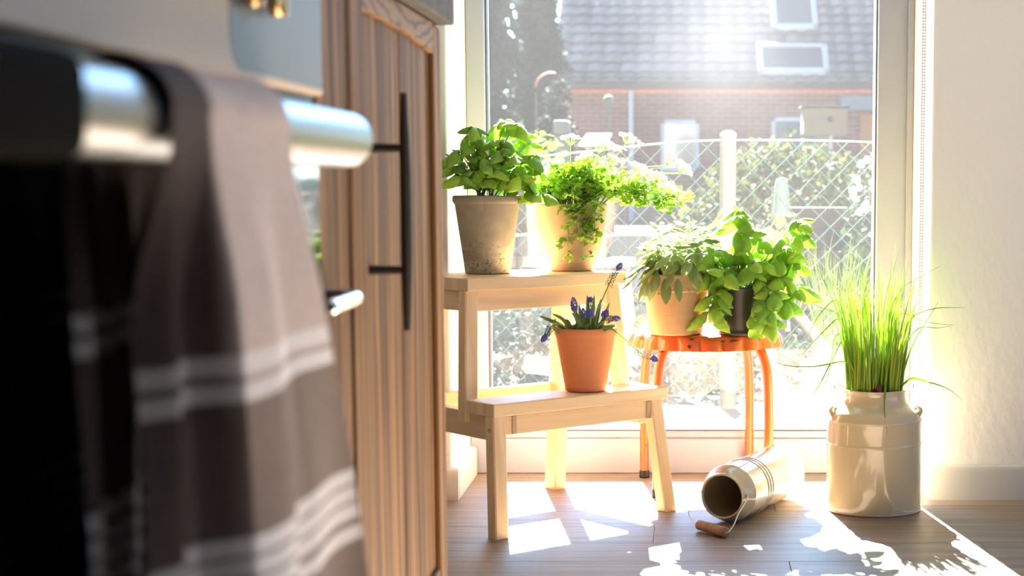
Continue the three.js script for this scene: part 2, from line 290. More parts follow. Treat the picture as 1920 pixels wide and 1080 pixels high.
const oven = thing('oven', 'black glass built-in oven with thick silver bar handle and brass knobs', 'oven', [XF, 0, -1.13]);
{
  const z = (D) => 1.13 - D, A = 0.40, B = 1.428;         // the oven runs from A to B along the kitchen
  const glassy = phy({ color: rgb(0.006, 0.006, 0.007), specularIntensity: 0.3, roughness: 0.05 });
  part(oven, 'housing', box(-0.58, -0.004, 0.1, 0.862, z(B), z(A), { r: 0 }), M.black);
  part(oven, 'control_panel', box(-0.01, 0.008, 0.743, 0.862, z(B), z(A), { axis: 2, r: 0.002 }), phy({ color: rgb(0.62, 0.50, 0.40), roughness: 0.6, specularIntensity: 0.35 }), 'beige brushed metal control panel');
  const ds = new THREE.Shape(); { const a = 1.14, b = 1.425, y0 = 0.748, y1 = 0.861, r = 0.03; ds.moveTo(b, y0); ds.lineTo(a + r, y0); ds.quadraticCurveTo(a, y0, a, y0 + r); ds.lineTo(a, y1); ds.lineTo(b, y1); ds.closePath(); }
  part(oven, 'display_plate', new THREE.ExtrudeGeometry(ds, { depth: 0.0008, bevelEnabled: false }).rotateY(Math.PI / 2).translate(0.0075, 0, 1.13), phy({ color: rgb(0.19, 0.195, 0.20), specularIntensity: 0.15, roughness: 0.4 }), 'blue grey glossy plate behind the knobs');
  const brass = std({ color: rgb(0.72, 0.48, 0.22), roughness: 0.3, metalness: 0.9 });
  for (const D of [1.088, 1.172, 1.24]) part(oven, 'knob', merge([lathe([[0, 0], [0.013, 0], [0.013, 0.005], [0.011, 0.010], [0, 0.0105]], 24).rotateZ(-Math.PI / 2), box(0.006, 0.0125, -0.012, 0.012, -0.003, 0.003, { r: 0.002 })]).translate(0.0115, 0.803, z(D)), brass, 'brass knob');
  part(oven, 'gap', box(-0.004, -0.001, 0.734, 0.743, z(B), z(A), { r: 0 }), M.black);
  part(oven, 'door', box(-0.02, 0.004, 0.19, 0.735, z(B) + 0.002, z(A), { r: 0.003 }), glassy, 'black mirror glass oven door');
  const hd = new THREE.Group(); hd.name = 'handle'; oven.add(hd);
  const alu = std({ color: rgb(0.22, 0.215, 0.20), roughness: 0.32, metalness: 1 });
  part(hd, 'bar', lathe([[0, 0], [0.0185, 0], [0.02, 0.0015], [0.02, 0.588], [0.0185, 0.5895], [0, 0.5895]], 40).rotateX(-Math.PI / 2).translate(0.062, 0.703, z(0.655)), alu, 'brushed silver handle bar');
  part(hd, 'end_bracket', merge([box(-0.0, 0.083, 0.682, 0.724, z(0.658), z(0.42), { r: 0.01, seg: 4 })]), M.matBlack, 'black plastic handle end');
  part(hd, 'end_bracket', box(0.0, 0.048, 0.69, 0.718, z(1.235), z(1.21), { r: 0.004, seg: 2 }), M.black);
}
{ // the striped towel folded over the handle: a back half behind the bar, a front half before it
  const W = 0.25, HX = -0.248, HY = 0.703, R = 0.0222;
  const curve = (pts, q) => { let i = 0; while (i < pts.length - 2 && q > pts[i + 1][0]) i++; const a = pts[i], b = pts[i + 1], t = clamp((q - a[0]) / (b[0] - a[0])), s = t * t * (3 - 2 * t) * 0.6 + t * 0.4; return [lerp(a[1], b[1], s), lerp(a[2], b[2], s)]; };
  const frontLow = [[0, 0.770, -0.248], [0.1, 0.785, -0.232], [0.2, 0.800, -0.253], [0.34, 0.822, -0.240], [0.42, 0.840, -0.216], [0.6, 0.90, -0.213], [0.8, 0.95, -0.221], [1, 1.035, -0.2135]];
  const frontTop = [[0, 0.748], [0.2, 0.775], [0.42, 0.81], [1, 0.968]];
  const backLow = [[0, 0.742, -0.269], [0.05, 0.748, -0.262], [0.14, 0.775, -0.281], [0.26, 0.79, -0.266], [0.38, 0.815, -0.284], [0.5, 0.83, -0.268], [0.65, 0.87, -0.283], [0.8, 0.90, -0.27], [1, 0.96, -0.28]];
  const at = (pts, q) => { let i = 0; while (i < pts.length - 2 && q > pts[i + 1][0]) i++; const a = pts[i], b = pts[i + 1]; return lerp(a[1], b[1], clamp((q - a[0]) / (b[0] - a[0]))); };
  const NQ = 90, NF = 70, NA = 14, NB = 70, LF = 0.38, LB = 0.36, pos = [], uv = [], idx = [], n = noise2(55);
  const rows = NF + NA + NB;
  for (let i = 0; i <= rows; i++) for (let j = 0; j <= NQ; j++) {
    const q = j / NQ; let x, y, D, v;
    const Dt = at(frontTop, q);
    if (i <= NF) {                                        // front half, hem first
      const d = LF * (1 - i / NF), g = smooth(0, 0.1, d), [Dl, Xl] = curve(frontLow, q), fl = smooth(0.05, 0.4, d);
      x = lerp(HX + R + 0.002, Xl + fl * (0.014 * q * q + 0.006 * Math.sin(q * 23 + d * 9)), g); D = lerp(Dt, Dl + fl * (q - 0.35) * 0.05, smooth(0, 0.22, d)); y = HY - d; v = d + 0.0385;
    } else if (i <= NF + NA) {
      const a = Math.PI * (i - NF) / NA; x = HX + Math.cos(a) * (R + 0.002 + 0.002 * n(q * 9, a, 2)); y = HY + Math.sin(a) * (R + 0.003 + 0.003 * n(q * 12, a, 2)); D = Dt; v = 0.0385 - a * R;
    } else {
      const d = LB * (i - NF - NA) / NB, g = smooth(0, 0.08, d), [Dl, Xl] = curve(backLow, q), fl = smooth(0.06, 0.36, d);
      x = lerp(HX - R - 0.002, Xl + fl * 0.005 * Math.sin(q * 31 + d * 14), g); D = lerp(Dt, Dl, smooth(0, 0.07, d)) + fl * 0.03 * Math.sin(q * 7 + 1); y = HY - d; v = -0.0385 - d;
    }
    y += 0.0025 * (n(q * 8 + 5, i * 0.07, 2) - 0.5);
    pos.push(x, y, -D); uv.push(q * W, v);
  }
  for (let i = 0; i < rows; i++) for (let j = 0; j < NQ; j++) { const a = i * (NQ + 1) + j, b = a + NQ + 1; idx.push(a, b, a + 1, a + 1, b, b + 1); }
  const g = new THREE.BufferGeometry(); g.setAttribute('position', new THREE.Float32BufferAttribute(pos, 3)); g.setAttribute('uv', new THREE.Float32BufferAttribute(uv, 2)); g.setIndex(idx); g.computeVertexNormals();
  // woven stripes across the towel: v metres along its length, front positive
  const white = [0.88, 0.82, 0.79], light = [0.66, 0.53, 0.48], taupe = [0.25, 0.18, 0.145], nz = noise2(57);
  const bands = [[0.157, 4.6], [0.1705, 4.6], [0.2495, 4.4], [0.2605, 4.4], [0.2715, 4.4], [0.285, 4.4], [-0.1305, 4], [-0.1415, 4], [-0.2205, 4.4], [-0.2325, 4.4], [-0.243, 4.4], [-0.254, 4.4]];
  const map = tex(256, 1024, (u, v) => { const m = (v - 0.5) * 0.9; let c = m > 0.164 || m < -0.136 ? taupe : mix3(taupe, light, m > 0 ? 1 : 0.55); let k = 0; for (const [p, h] of bands) k = Math.max(k, 1 - smooth(h * 0.0009, h * 0.0012, Math.abs(m - p))); const dark = m > 0 ? 1 - smooth(0.094, 0.108, u * 0.25) : 1; c = mix3(c, [0.062, 0.037, 0.031], dark); c = mix3(c, white, k * (1 - 0.55 * dark)); const f = 0.86 + 0.28 * nz(u * 110, v * 420, 2); return [c[0] * f, c[1] * f, c[2] * f]; }, { wrap: THREE.ClampToEdgeWrapping });
  map.repeat.set(4, 1 / 0.9); map.offset.set(0, 0.5);
  const bump = tex(256, 256, (u, v) => 0.5 + 0.25 * Math.sin(u * 400) + 0.25 * Math.sin(v * 400), { grey: true, wrap: THREE.RepeatWrapping, rep: [10, 10] });
  const t = new THREE.Mesh(g, phy({ map, roughness: 0.95, sheen: 0.4, sheenRoughness: 0.6, sheenColor: rgb(0.6, 0.5, 0.47), bumpMap: bump, bumpScale: 0.0006 }));
  t.name = numbered('tea_towel'); t.castShadow = t.receiveShadow = true;
  tag(t, 'brown and taupe striped tea towel draped over the oven handle', 'towel'); scene.add(t);
}

// ---------------------------------------------------------------- wooden step stool
M.plug = std({ color: rgb(0.52, 0.37, 0.23), roughness: 0.6 });
const TH = 41 * Math.PI / 180;
const stool = thing('step_stool', 'pale wooden two-step stool holding three potted plants by the window', 'step stool', [-0.2035, 0, -3.34], TH);
{ // local: x along the steps, -z towards the back
  const B = M.birch;
  part(stool, 'lower_step', box(-0.2165, 0.2165, 0.225, 0.25, -0.1015, 0, { r: 0.0025, seg: 2, off: 1 }), B[0]);
  part(stool, 'top_step', box(-0.183, 0.215, 0.456, 0.481, -0.342, -0.134, { r: 0.0025, seg: 2, off: 5 }), B[1]);
  for (const s of [-1, 1]) {
    const cx = -0.006;
    const fx = s < 0 ? -0.229 : 0.187, tx = s < 0 ? -0.202 : 0.186, leg = part(stool, 'leg', post([fx, 0, 0.028], [tx, 0.2252, -0.016], 0.03, 0.029, 0.0025, 3 + s), B[(s + 1) / 2]);
    part(leg, 'screw', merge([cyl(0.0042, 0.0042, 0.002, 14), cyl(0.0018, 0.0018, 0.0022, 6)]).rotateZ(Math.PI / 2).translate((s < 0 ? -0.2205 : 0.2015), 0.2, -0.011), M.zinc);
    const up = part(stool, 'upright', post([s < 0 ? -0.197 : 0.19, 0.205, -0.118], [s < 0 ? -0.166 : 0.188 , 0.4562, -0.158], 0.03, 0.028, 0.0025, 9 + s), B[2]);
    if (s < 0) part(up, 'screw', cyl(0.0042, 0.0042, 0.002, 14).rotateZ(Math.PI / 2).translate(-0.1834, 0.43, -0.15), M.zinc);
    part(stool, 'leg', post([s < 0 ? -0.19 : 0.166, 0, -0.326], [s < 0 ? -0.155 : 0.162, 0.4562, -0.285], 0.03, 0.04, 0.0025, 15 + s), B[1]);
    part(stool, 'side_rail', box(cx + s * 0.182 - 0.013, cx + s * 0.182 + 0.013, 0.175, 0.2248, -0.31, -0.03, { axis: 2, r: 0.002, off: 20 + s }), B[2]);
    part(stool, 'side_rail', box((s < 0 ? -0.166 : 0.18) - 0.012, (s < 0 ? -0.166 : 0.18) + 0.012, 0.416, 0.4558, -0.28, -0.168, { axis: 2, r: 0.002, off: 24 + s }), B[0]);
  }
  part(stool, 'stretcher', box(-0.18, 0.152, 0.19, 0.235, -0.336, -0.312, { r: 0.002, off: 37 }), B[1]);
  part(stool, 'apron', box(-0.186, 0.176, 0.188, 0.2249, -0.026, -0.004, { r: 0.002, off: 31 }), B[2]);
  part(stool, 'apron', box(-0.153, 0.175, 0.415, 0.4559, -0.166, -0.146, { r: 0.002, off: 33 }), B[0]);
  part(stool, 'apron', box(-0.153, 0.16, 0.425, 0.4559, -0.3, -0.282, { r: 0.002, off: 35 }), B[0]);
  for (const [x, y] of [[-0.168, 0.206], [0.166, 0.206]]) part(stool, 'joint_plug', box(x - 0.005, x + 0.005, y - 0.017, y + 0.018, -0.005, -0.0012, { axis: 1, r: 0.001 }), M.plug);
}

// ---------------------------------------------------------------- orange metal stool with a fluted seat
const enamel = (seed, chips) => { const n = noise2(seed), r = rng(seed), list = []; for (let k = 0; k < chips; k++) list.push([r(), r(), 0.004 + r() * 0.012, 0.02 + r() * 0.06]); return tex(512, 256, (u, v) => { let c = mix3([0.70, 0.125, 0.018], [0.60, 0.095, 0.012], n(u * 10, v * 6, 3)), k = 0; for (const [x, y, a, b] of list) { const dx = (u - x) / a, dy = (v - y) / b; k = Math.max(k, 1 - smooth(0.6, 1.1, Math.hypot(dx, dy) + (n(u * 90, v * 60, 2) - 0.5) * 1.4)); } return mix3(c, [0.055, 0.045, 0.038], k); }, { wrap: THREE.RepeatWrapping }); };
const ostool = thing('metal_stool', 'low orange enamelled metal stool with a fluted bottle-cap seat', 'stool', [0.037, 0, -3.724]);
{
  const gloss = (map) => phy({ map, roughness: 0.4, clearcoat: 0.35, clearcoatRoughness: 0.15 });
  const NF = 21, seg = 252, rows = [[0, 0.345], [0.06, 0.3453], [0.11, 0.346], [0.14, 0.3468], [0.150, 0.3466], [0.156, 0.3448], [0.1595, 0.3415], [0.1615, 0.336], [0.1632, 0.329], [0.1648, 0.322], [0.1662, 0.3155], [0.1655, 0.3150], [0.1638, 0.322], [0.1605, 0.336], [0.153, 0.3435], [0.13, 0.3448], [0, 0.3435]];
  const pos = [], uv = [], idx = [];
  rows.forEach(([r, y], i) => { for (let j = 0; j <= seg; j++) { const a = j / seg * Math.PI * 2, k = i >= 4 && i <= 14 ? smooth(0.3475, 0.33, y) : 0, fl = 0.0056 * k * (Math.pow(Math.abs(Math.cos(a * NF / 2)), 0.7) * 2 - 1); const R = r + fl; pos.push(R * Math.cos(a), y - 0.0015 * k * Math.abs(Math.sin(a * NF / 2)), R * Math.sin(a)); uv.push(j / seg, i <= 10 ? (i < 4 ? 0.2 * i / 4 : 0.2 + 0.6 * (i - 4) / 6) : 0.95); } });
  for (let i = 0; i < rows.length - 1; i++) for (let j = 0; j < seg; j++) { const a = i * (seg + 1) + j, b = a + seg + 1; idx.push(a, a + 1, b, a + 1, b + 1, b); }
  const g = new THREE.BufferGeometry(); g.setAttribute('position', new THREE.Float32BufferAttribute(pos, 3)); g.setAttribute('uv', new THREE.Float32BufferAttribute(uv, 2)); g.setIndex(idx); g.computeVertexNormals();
  const seatMap = enamel(101, 42);
  part(ostool, 'seat', g, gloss(seatMap));
  const legMap = enamel(107, 5), lm = gloss(legMap);
  for (const [x, z] of [[-0.136, -0.103], [-0.103, 0.136], [0.103, -0.136], [0.136, 0.103]]) {
    const P = (k, y) => V(x * k, y, z * k);
    const leg = part(ostool, 'leg', tube([P(0.5, 0.332), P(0.64, 0.331), P(0.76, 0.325), P(0.87, 0.308), P(0.95, 0.278), P(0.985, 0.24), P(1, 0.18), P(1.0, 0.1), P(1, 0.012)], 0.0103, 40, 14), lm);
    part(leg, 'foot', lathe([[0, 0], [0.0112, 0], [0.0116, 0.003], [0.0112, 0.016], [0.0098, 0.018]], 18).translate(x, 0, z), M.black, 'black rubber foot');
  }
  for (const [x, z, y] of [[0.068, 0.0515, 0.3325], [0.0515, -0.068, 0.3315]]) part(ostool, 'cross_bar', tube([[-x, y, -z], [0, y, 0], [x, y, z]], 0.0085, 6, 10), lm);
}

// ---------------------------------------------------------------- pots
function speckled(seed, base, spots, o) { const n = noise2(seed), n2 = noise2(seed + 5); return tex(512, 256, (u, v) => o(u, v, n, n2), { wrap: THREE.RepeatWrapping }); }
M.potOld = (() => { const n = noise2(201), n2 = noise2(202), map = tex(512, 256, (u, v) => {
  let c = mix3([0.42, 0.35, 0.26], [0.31, 0.25, 0.18], n(u * 14, v * 8, 4));
  c = mix3(c, [0.33, 0.31, 0.17], 0.55 * smooth(0.25, 0.75, n2(u * 8, v * 5, 3)) * smooth(0.9, 0.4, v));
  const salt = smooth(0.5, 0.05, v) * smooth(0.34, 0.72, n(u * 22 + 9, v * 12, 5)); c = mix3(c, [0.55, 0.49, 0.41], salt * 0.7);
  const dirt = smooth(0.56, 0.76, n2(u * 60 + 3, v * 34, 4)) * smooth(0.65, 0.1, v); return mix3(c, [0.12, 0.09, 0.06], dirt * 0.65);
}, { wrap: THREE.RepeatWrapping }); return std({ map, bumpMap: map, bumpScale: 0.0006, roughness: 0.95 }); })();
const clay = (seed, a, b, lines = 0.3) => { const n = noise2(seed), map = tex(256, 256, (u, v) => { let c = mix3(a, b, clamp(n(u * 5, v * 4, 3) * 0.7 + lines * n(u * 2, v * 70, 2))); const dot = smooth(0.80, 0.86, n(u * 60, v * 50, 1)); return mix3(c, [0.25, 0.16, 0.1], dot * 0.1); }, { wrap: THREE.RepeatWrapping }); return std({ map, roughness: 0.85, bumpMap: map, bumpScale: 0.0003 }); };
M.potBuff = clay(211, [0.50, 0.345, 0.21], [0.43, 0.28, 0.16]);
M.potTan = clay(213, [0.52, 0.35, 0.19], [0.44, 0.275, 0.135], 0.5);
M.potTerra = clay(215, [0.74, 0.27, 0.115], [0.65, 0.22, 0.085]);
M.potPlastic = phy({ color: rgb(0.045, 0.036, 0.032), roughness: 0.35 });
M.cream = phy({ color: rgb(0.62, 0.51, 0.33), roughness: 0.22, clearcoat: 1, clearcoatRoughness: 0.05 });
function pot(g, profile, mat, soilY, soilR) {
  const body = lathe(profile, 72), bp = body.attributes.position, bu = body.attributes.uv, H = Math.max(...profile.map((p) => p[1]));
  for (let i = 0; i < bp.count; i++) bu.setY(i, bp.getY(i) / H * 0.98 + 0.01);
  part(g, 'pot', body, mat);
  const s = lathe([[0, 0.004], [soilR * 0.4, 0.005], [soilR * 0.8, 0.001], [soilR, -0.001]], 28), p = s.attributes.position, n = noise2(Math.round(soilR * 9000));
  for (let i = 0; i < p.count; i++) p.setY(i, p.getY(i) + 0.006 * (n(p.getX(i) * 90, p.getZ(i) * 90, 2) - 0.5));
  s.computeVertexNormals(); part(g, 'soil', s.translate(0, soilY, 0), M.soil);
}

// ---------------------------------------------------------------- leaves
function leafGeo({ W = 0.6, cup = 0.3, curl = 0.7, puck = 0.03, nx = 10, nz = 6, pet = 0.1, shape = (t) => Math.pow(Math.max(0, Math.sin(Math.PI * Math.pow(t, 0.8))), 0.8) * (1 - 0.18 * t), wave = 0, ph = 0, rise = 0.3 }) {
  const pos = [], uv = [], idx = []; let x = 0, y = 0;
  for (let i = 0; i <= nx; i++) {
    const t = i / nx, a = curl * rise - curl * t; if (i) { x += Math.cos(a) / nx; y += Math.sin(a) / nx; }
    const w = t < pet ? 0.016 : Math.max(0.012, W / 2 * shape((t - pet) / (1 - pet)));
    for (let j = 0; j <= nz; j++) {
      const s = j / nz * 2 - 1, as = Math.abs(s), up = -cup * w * s * s * 1.3 + (t > pet ? puck * Math.abs(Math.sin(t * 15 + as * 2.2 + ph)) * as * (1.15 - as) * 3 : 0) + wave * Math.sin(t * 17 + ph + s) * as * as * w;
      pos.push(x - Math.sin(a) * up, y + Math.cos(a) * up, s * w * Math.cos(cup * as * 0.9)); uv.push(t, j / nz);
    }
  }
  for (let i = 0; i < nx; i++) for (let j = 0; j < nz; j++) { const p = i * (nz + 1) + j, q = p + nz + 1; idx.push(p, p + 1, q, p + 1, q + 1, q); }
  const g = new THREE.BufferGeometry(); g.setAttribute('position', new THREE.Float32BufferAttribute(pos, 3)); g.setAttribute('uv', new THREE.Float32BufferAttribute(uv, 2)); g.setIndex(idx); g.computeVertexNormals(); return g;
}
const basilGeos = [0, 1, 2, 3].map((k) => leafGeo({ W: 0.74 + 0.05 * (k % 2), cup: 0.5 + 0.14 * k, curl: 0.8 + 0.3 * k, puck: 0.045, nx: 14, nz: 8, ph: k, pet: 0.12, shape: (t) => Math.pow(Math.max(0, Math.sin(Math.PI * Math.pow(t, 0.86))), 0.58) * (1 - 0.1 * t) }));
const sageGeos = [0, 1, 2].map((k) => leafGeo({ W: 0.36 + 0.04 * k, cup: 0.15 + 0.25 * k, curl: 0.35 + 0.4 * k, puck: 0.012, nx: 9, nz: 6, ph: k, pet: 0.16, wave: 0.1, shape: (t) => Math.pow(Math.max(0, Math.sin(Math.PI * Math.pow(t, 0.9))), 0.62) }));
function putLeaf(g, r, geos, mats, p, az, el, size, roll = 0) {
  const d = V(Math.cos(az) * Math.cos(el), Math.sin(el), Math.sin(az) * Math.cos(el)), up = V(Math.sin(roll) * Math.sin(az), 1, -Math.sin(roll) * Math.cos(az));
  if (Math.abs(el) > 1.2) up.add(V(-Math.cos(az), 0, -Math.sin(az)).multiplyScalar(Math.sign(el)));
  return aim(part(g, 'leaf', geos[Math.floor(r() * geos.length)], mats[Math.floor(r() * mats.length)]), p, d, up, size);
}
// a bushy herb of upright stems, each ending in a rosette; tips are [x, y, z] above the soil centre
function basilPlant(g, seed, soilY, soilR, tips, size, droop) {
  const r = rng(seed);
  for (const [tx, ty, tz, k = 1] of tips) {
    const a0 = r() * 6.28, b = V(Math.cos(a0) * soilR * 0.6 * r() + tx * 0.2, soilY, Math.sin(a0) * soilR * 0.6 * r() + tz * 0.2), t = V(tx, ty, tz);
    const mid = b.clone().lerp(t, 0.5).add(V(-tx * 0.12, Math.abs(t.y - b.y) < 0.05 ? 0.03 : 0, -tz * 0.12));
    const c = new THREE.CatmullRomCurve3([b, mid, t]);
    part(g, 'stem', taperTube([b, mid, t], 0.0019, 0.0012, 9, 6), M.stem);
    const az = r() * 6.28;
    for (const [s, n, sz, el] of [[1, 2, 1.0, 0.1], [1, 2, 0.72, 0.45], [0.97, 2, 0.36, 1.0], [0.74, 2, 0.95, -0.1], [0.5, 1, 0.7, 0]]) {
      const p = c.getPointAt(s), tw = { 1: 0, 0.97: 0.5, 0.74: 0.9, 0.5: 0.2 }[s] + (sz === 0.72 ? Math.PI / 2 : 0);
      for (let m = 0; m < n; m++) if (r() < 0.95) putLeaf(g, r, basilGeos, M.basil, p, az + tw + m * Math.PI + (r() - 0.5) * 0.5, el - droop * (0.3 + r() * 0.9) + (r() - 0.5) * 0.35, size * sz * k * (0.85 + r() * 0.35), (r() - 0.5) * 0.9);
    }
  }
}
const TOP = 0.481, LOW = 0.25, SEAT = 0.3467;
{ // basil in the weathered pot
  const g = thing('potted_basil', 'bushy basil in a weathered grey mossy clay pot on the top step', 'potted plant', [-0.412, TOP, -3.513]);
  pot(g, [[0, 0.0], [0.044, 0], [0.0468, 0.003], [0.0488, 0.02], [0.066, 0.142], [0.0692, 0.1455], [0.0705, 0.149], [0.0705, 0.156], [0.0688, 0.1595], [0.066, 0.1598], [0.064, 0.157], [0.06, 0.12]], M.potOld, 0.153, 0.0632);
  const y = 0.159, T = [[-0.021, 0.138, 0.02], [0.038, 0.152, 0], [0.083, 0.105, -0.02], [-0.052, 0.092, 0.03], [0, 0.075, 0.045], [0.05, 0.075, 0.05], [0.1, 0.052, 0.01], [-0.066, 0.058, 0.02], [0.018, 0.105, -0.04], [0.067, 0.128, -0.03], [0.03, 0.11, 0.03], [-0.02, 0.06, -0.03], [0.07, 0.06, -0.05], [0.112, 0.0, 0.03, 0.9], [-0.03, 0.125, -0.01], [0.06, 0.145, 0.01], [0.095, 0.08, 0.02], [-0.07, 0.08, 0], [0.035, 0.09, 0.055], [-0.04, 0.04, 0.055], [0.075, 0.04, 0.05], [0.02, 0.055, 0.06]];
  basilPlant(g, 301, y - 0.002, 0.058, T.map(([a, b, c]) => [a, b + y, c]), 0.051, 0.55);
}
{ // basil in the dark nursery pot
  const g = thing('potted_basil', 'sprawling basil in a dark brown plastic nursery pot on the orange stool', 'potted plant', [0.107, SEAT, -3.612]);
  pot(g, [[0, 0.004], [0.036, 0.004], [0.038, 0], [0.043, 0], [0.0435, 0.006], [0.0412, 0.008], [0.042, 0.012], [0.0475, 0.083], [0.0485, 0.084], [0.049, 0.098], [0.0502, 0.0985], [0.0502, 0.1015], [0.0485, 0.1018], [0.047, 0.09]], M.potPlastic, 0.094, 0.0472);
  const y = 0.1, T = [[0.0, 0.165, 0.0], [0.022, 0.118, 0.02], [0.045, 0.105, -0.01], [0.128, 0.142, 0.0], [0.1, 0.084, 0.02], [-0.05, 0.078, 0.03], [-0.068, 0.035, 0.03], [-0.03, 0.035, 0.06], [0.035, 0.055, 0.05], [0.09, 0.022, 0.04], [0.07, -0.008, 0.065], [0.125, 0.0, 0.02], [-0.05, -0.015, 0.055], [0.052, -0.035, 0.078], [0.06, 0.07, -0.05], [-0.02, 0.08, -0.04], [-0.058, -0.045, 0.058], [0.1, -0.025, 0.05], [0.062, -0.06, 0.075, 0.9], [0.115, 0.05, 0.01], [0.13, 0.11, 0.01, 1.1], [0.0, 0.15, 0.015, 0.9]];
  basilPlant(g, 307, y - 0.006, 0.04, T.map(([a, b, c]) => [a, b + y, c]), 0.061, 0.8);
}
{ // sage
  const g = thing('potted_sage', 'grey-green sage in a plain tan clay pot on the orange stool', 'potted plant', [-0.026, SEAT, -3.62]);
  pot(g, [[0, 0], [0.053, 0], [0.0562, 0.0035], [0.0665, 0.0915], [0.0668, 0.0925], [0.0718, 0.0932], [0.0728, 0.0945], [0.0742, 0.1265], [0.0728, 0.129], [0.070, 0.1294], [0.0685, 0.127], [0.064, 0.1]], M.potTan, 0.119, 0.0672);
  const r = rng(311), y = 0.118;
  for (let k = 0; k < 17; k++) {
    const a = k * 2.4 + r() * 0.5, q = Math.sqrt((k + 0.5) / 17), L = 0.068 + r() * 0.055, b = V(Math.cos(a) * 0.05 * q, y, Math.sin(a) * 0.05 * q), t = V(Math.cos(a) * (0.02 + 0.064 * q), y + L * (1.15 - q * 0.55), Math.sin(a) * (0.02 + 0.06 * q));
    const mid = b.clone().lerp(t, 0.5).add(V(0, 0.01, 0)), c = new THREE.CatmullRomCurve3([b, mid, t]);
    part(g, 'stem', taperTube([b, mid, t], 0.0017, 0.0011, 7, 5), M.stem);
    for (let m = 0; m < 13; m++) { const s = 0.25 + 0.75 * (m / 12), top = m > 9; putLeaf(g, r, sageGeos, M.sage, c.getPointAt(s), a + m * 2.2 + (r() - 0.5) * 0.6, (top ? 0.8 : 0.3) - 0.75 * q - (1 - s) * 0.6 + (r() - 0.5) * 0.4, (top ? 0.038 : 0.055) * (0.75 + r() * 0.5), (r() - 0.5)); }
  }
  // long outer leaves that hang over the rim or stand up at the right
  for (const [x, yy, z, az, el, s] of [[-0.055, 0.125, 0.052, 2.6, -0.9, 0.062], [-0.045, 0.13, 0.058, 1.8, -1.2, 0.062], [-0.02, 0.132, 0.066, 1.5, -1.25, 0.066], [0.004, 0.128, 0.068, 1.2, -1.0, 0.06], [-0.07, 0.14, 0.03, 3.0, -0.7, 0.065], [-0.062, 0.15, 0.04, 2.8, -0.5, 0.06], [0.03, 0.15, 0.05, 0.7, -0.5, 0.055], [0.05, 0.16, 0.03, 0.3, -0.1, 0.06], [0.045, 0.185, 0, 0.1, 0.75, 0.075], [0.05, 0.175, 0.01, 0, 0.45, 0.062], [0.055, 0.168, -0.01, 0.05, 0.1, 0.07], [-0.035, 0.14, 0.06, 2.1, -0.9, 0.055]]) putLeaf(g, r, sageGeos, M.sage, V(x, yy, z), az, el, s, 0.2);
}
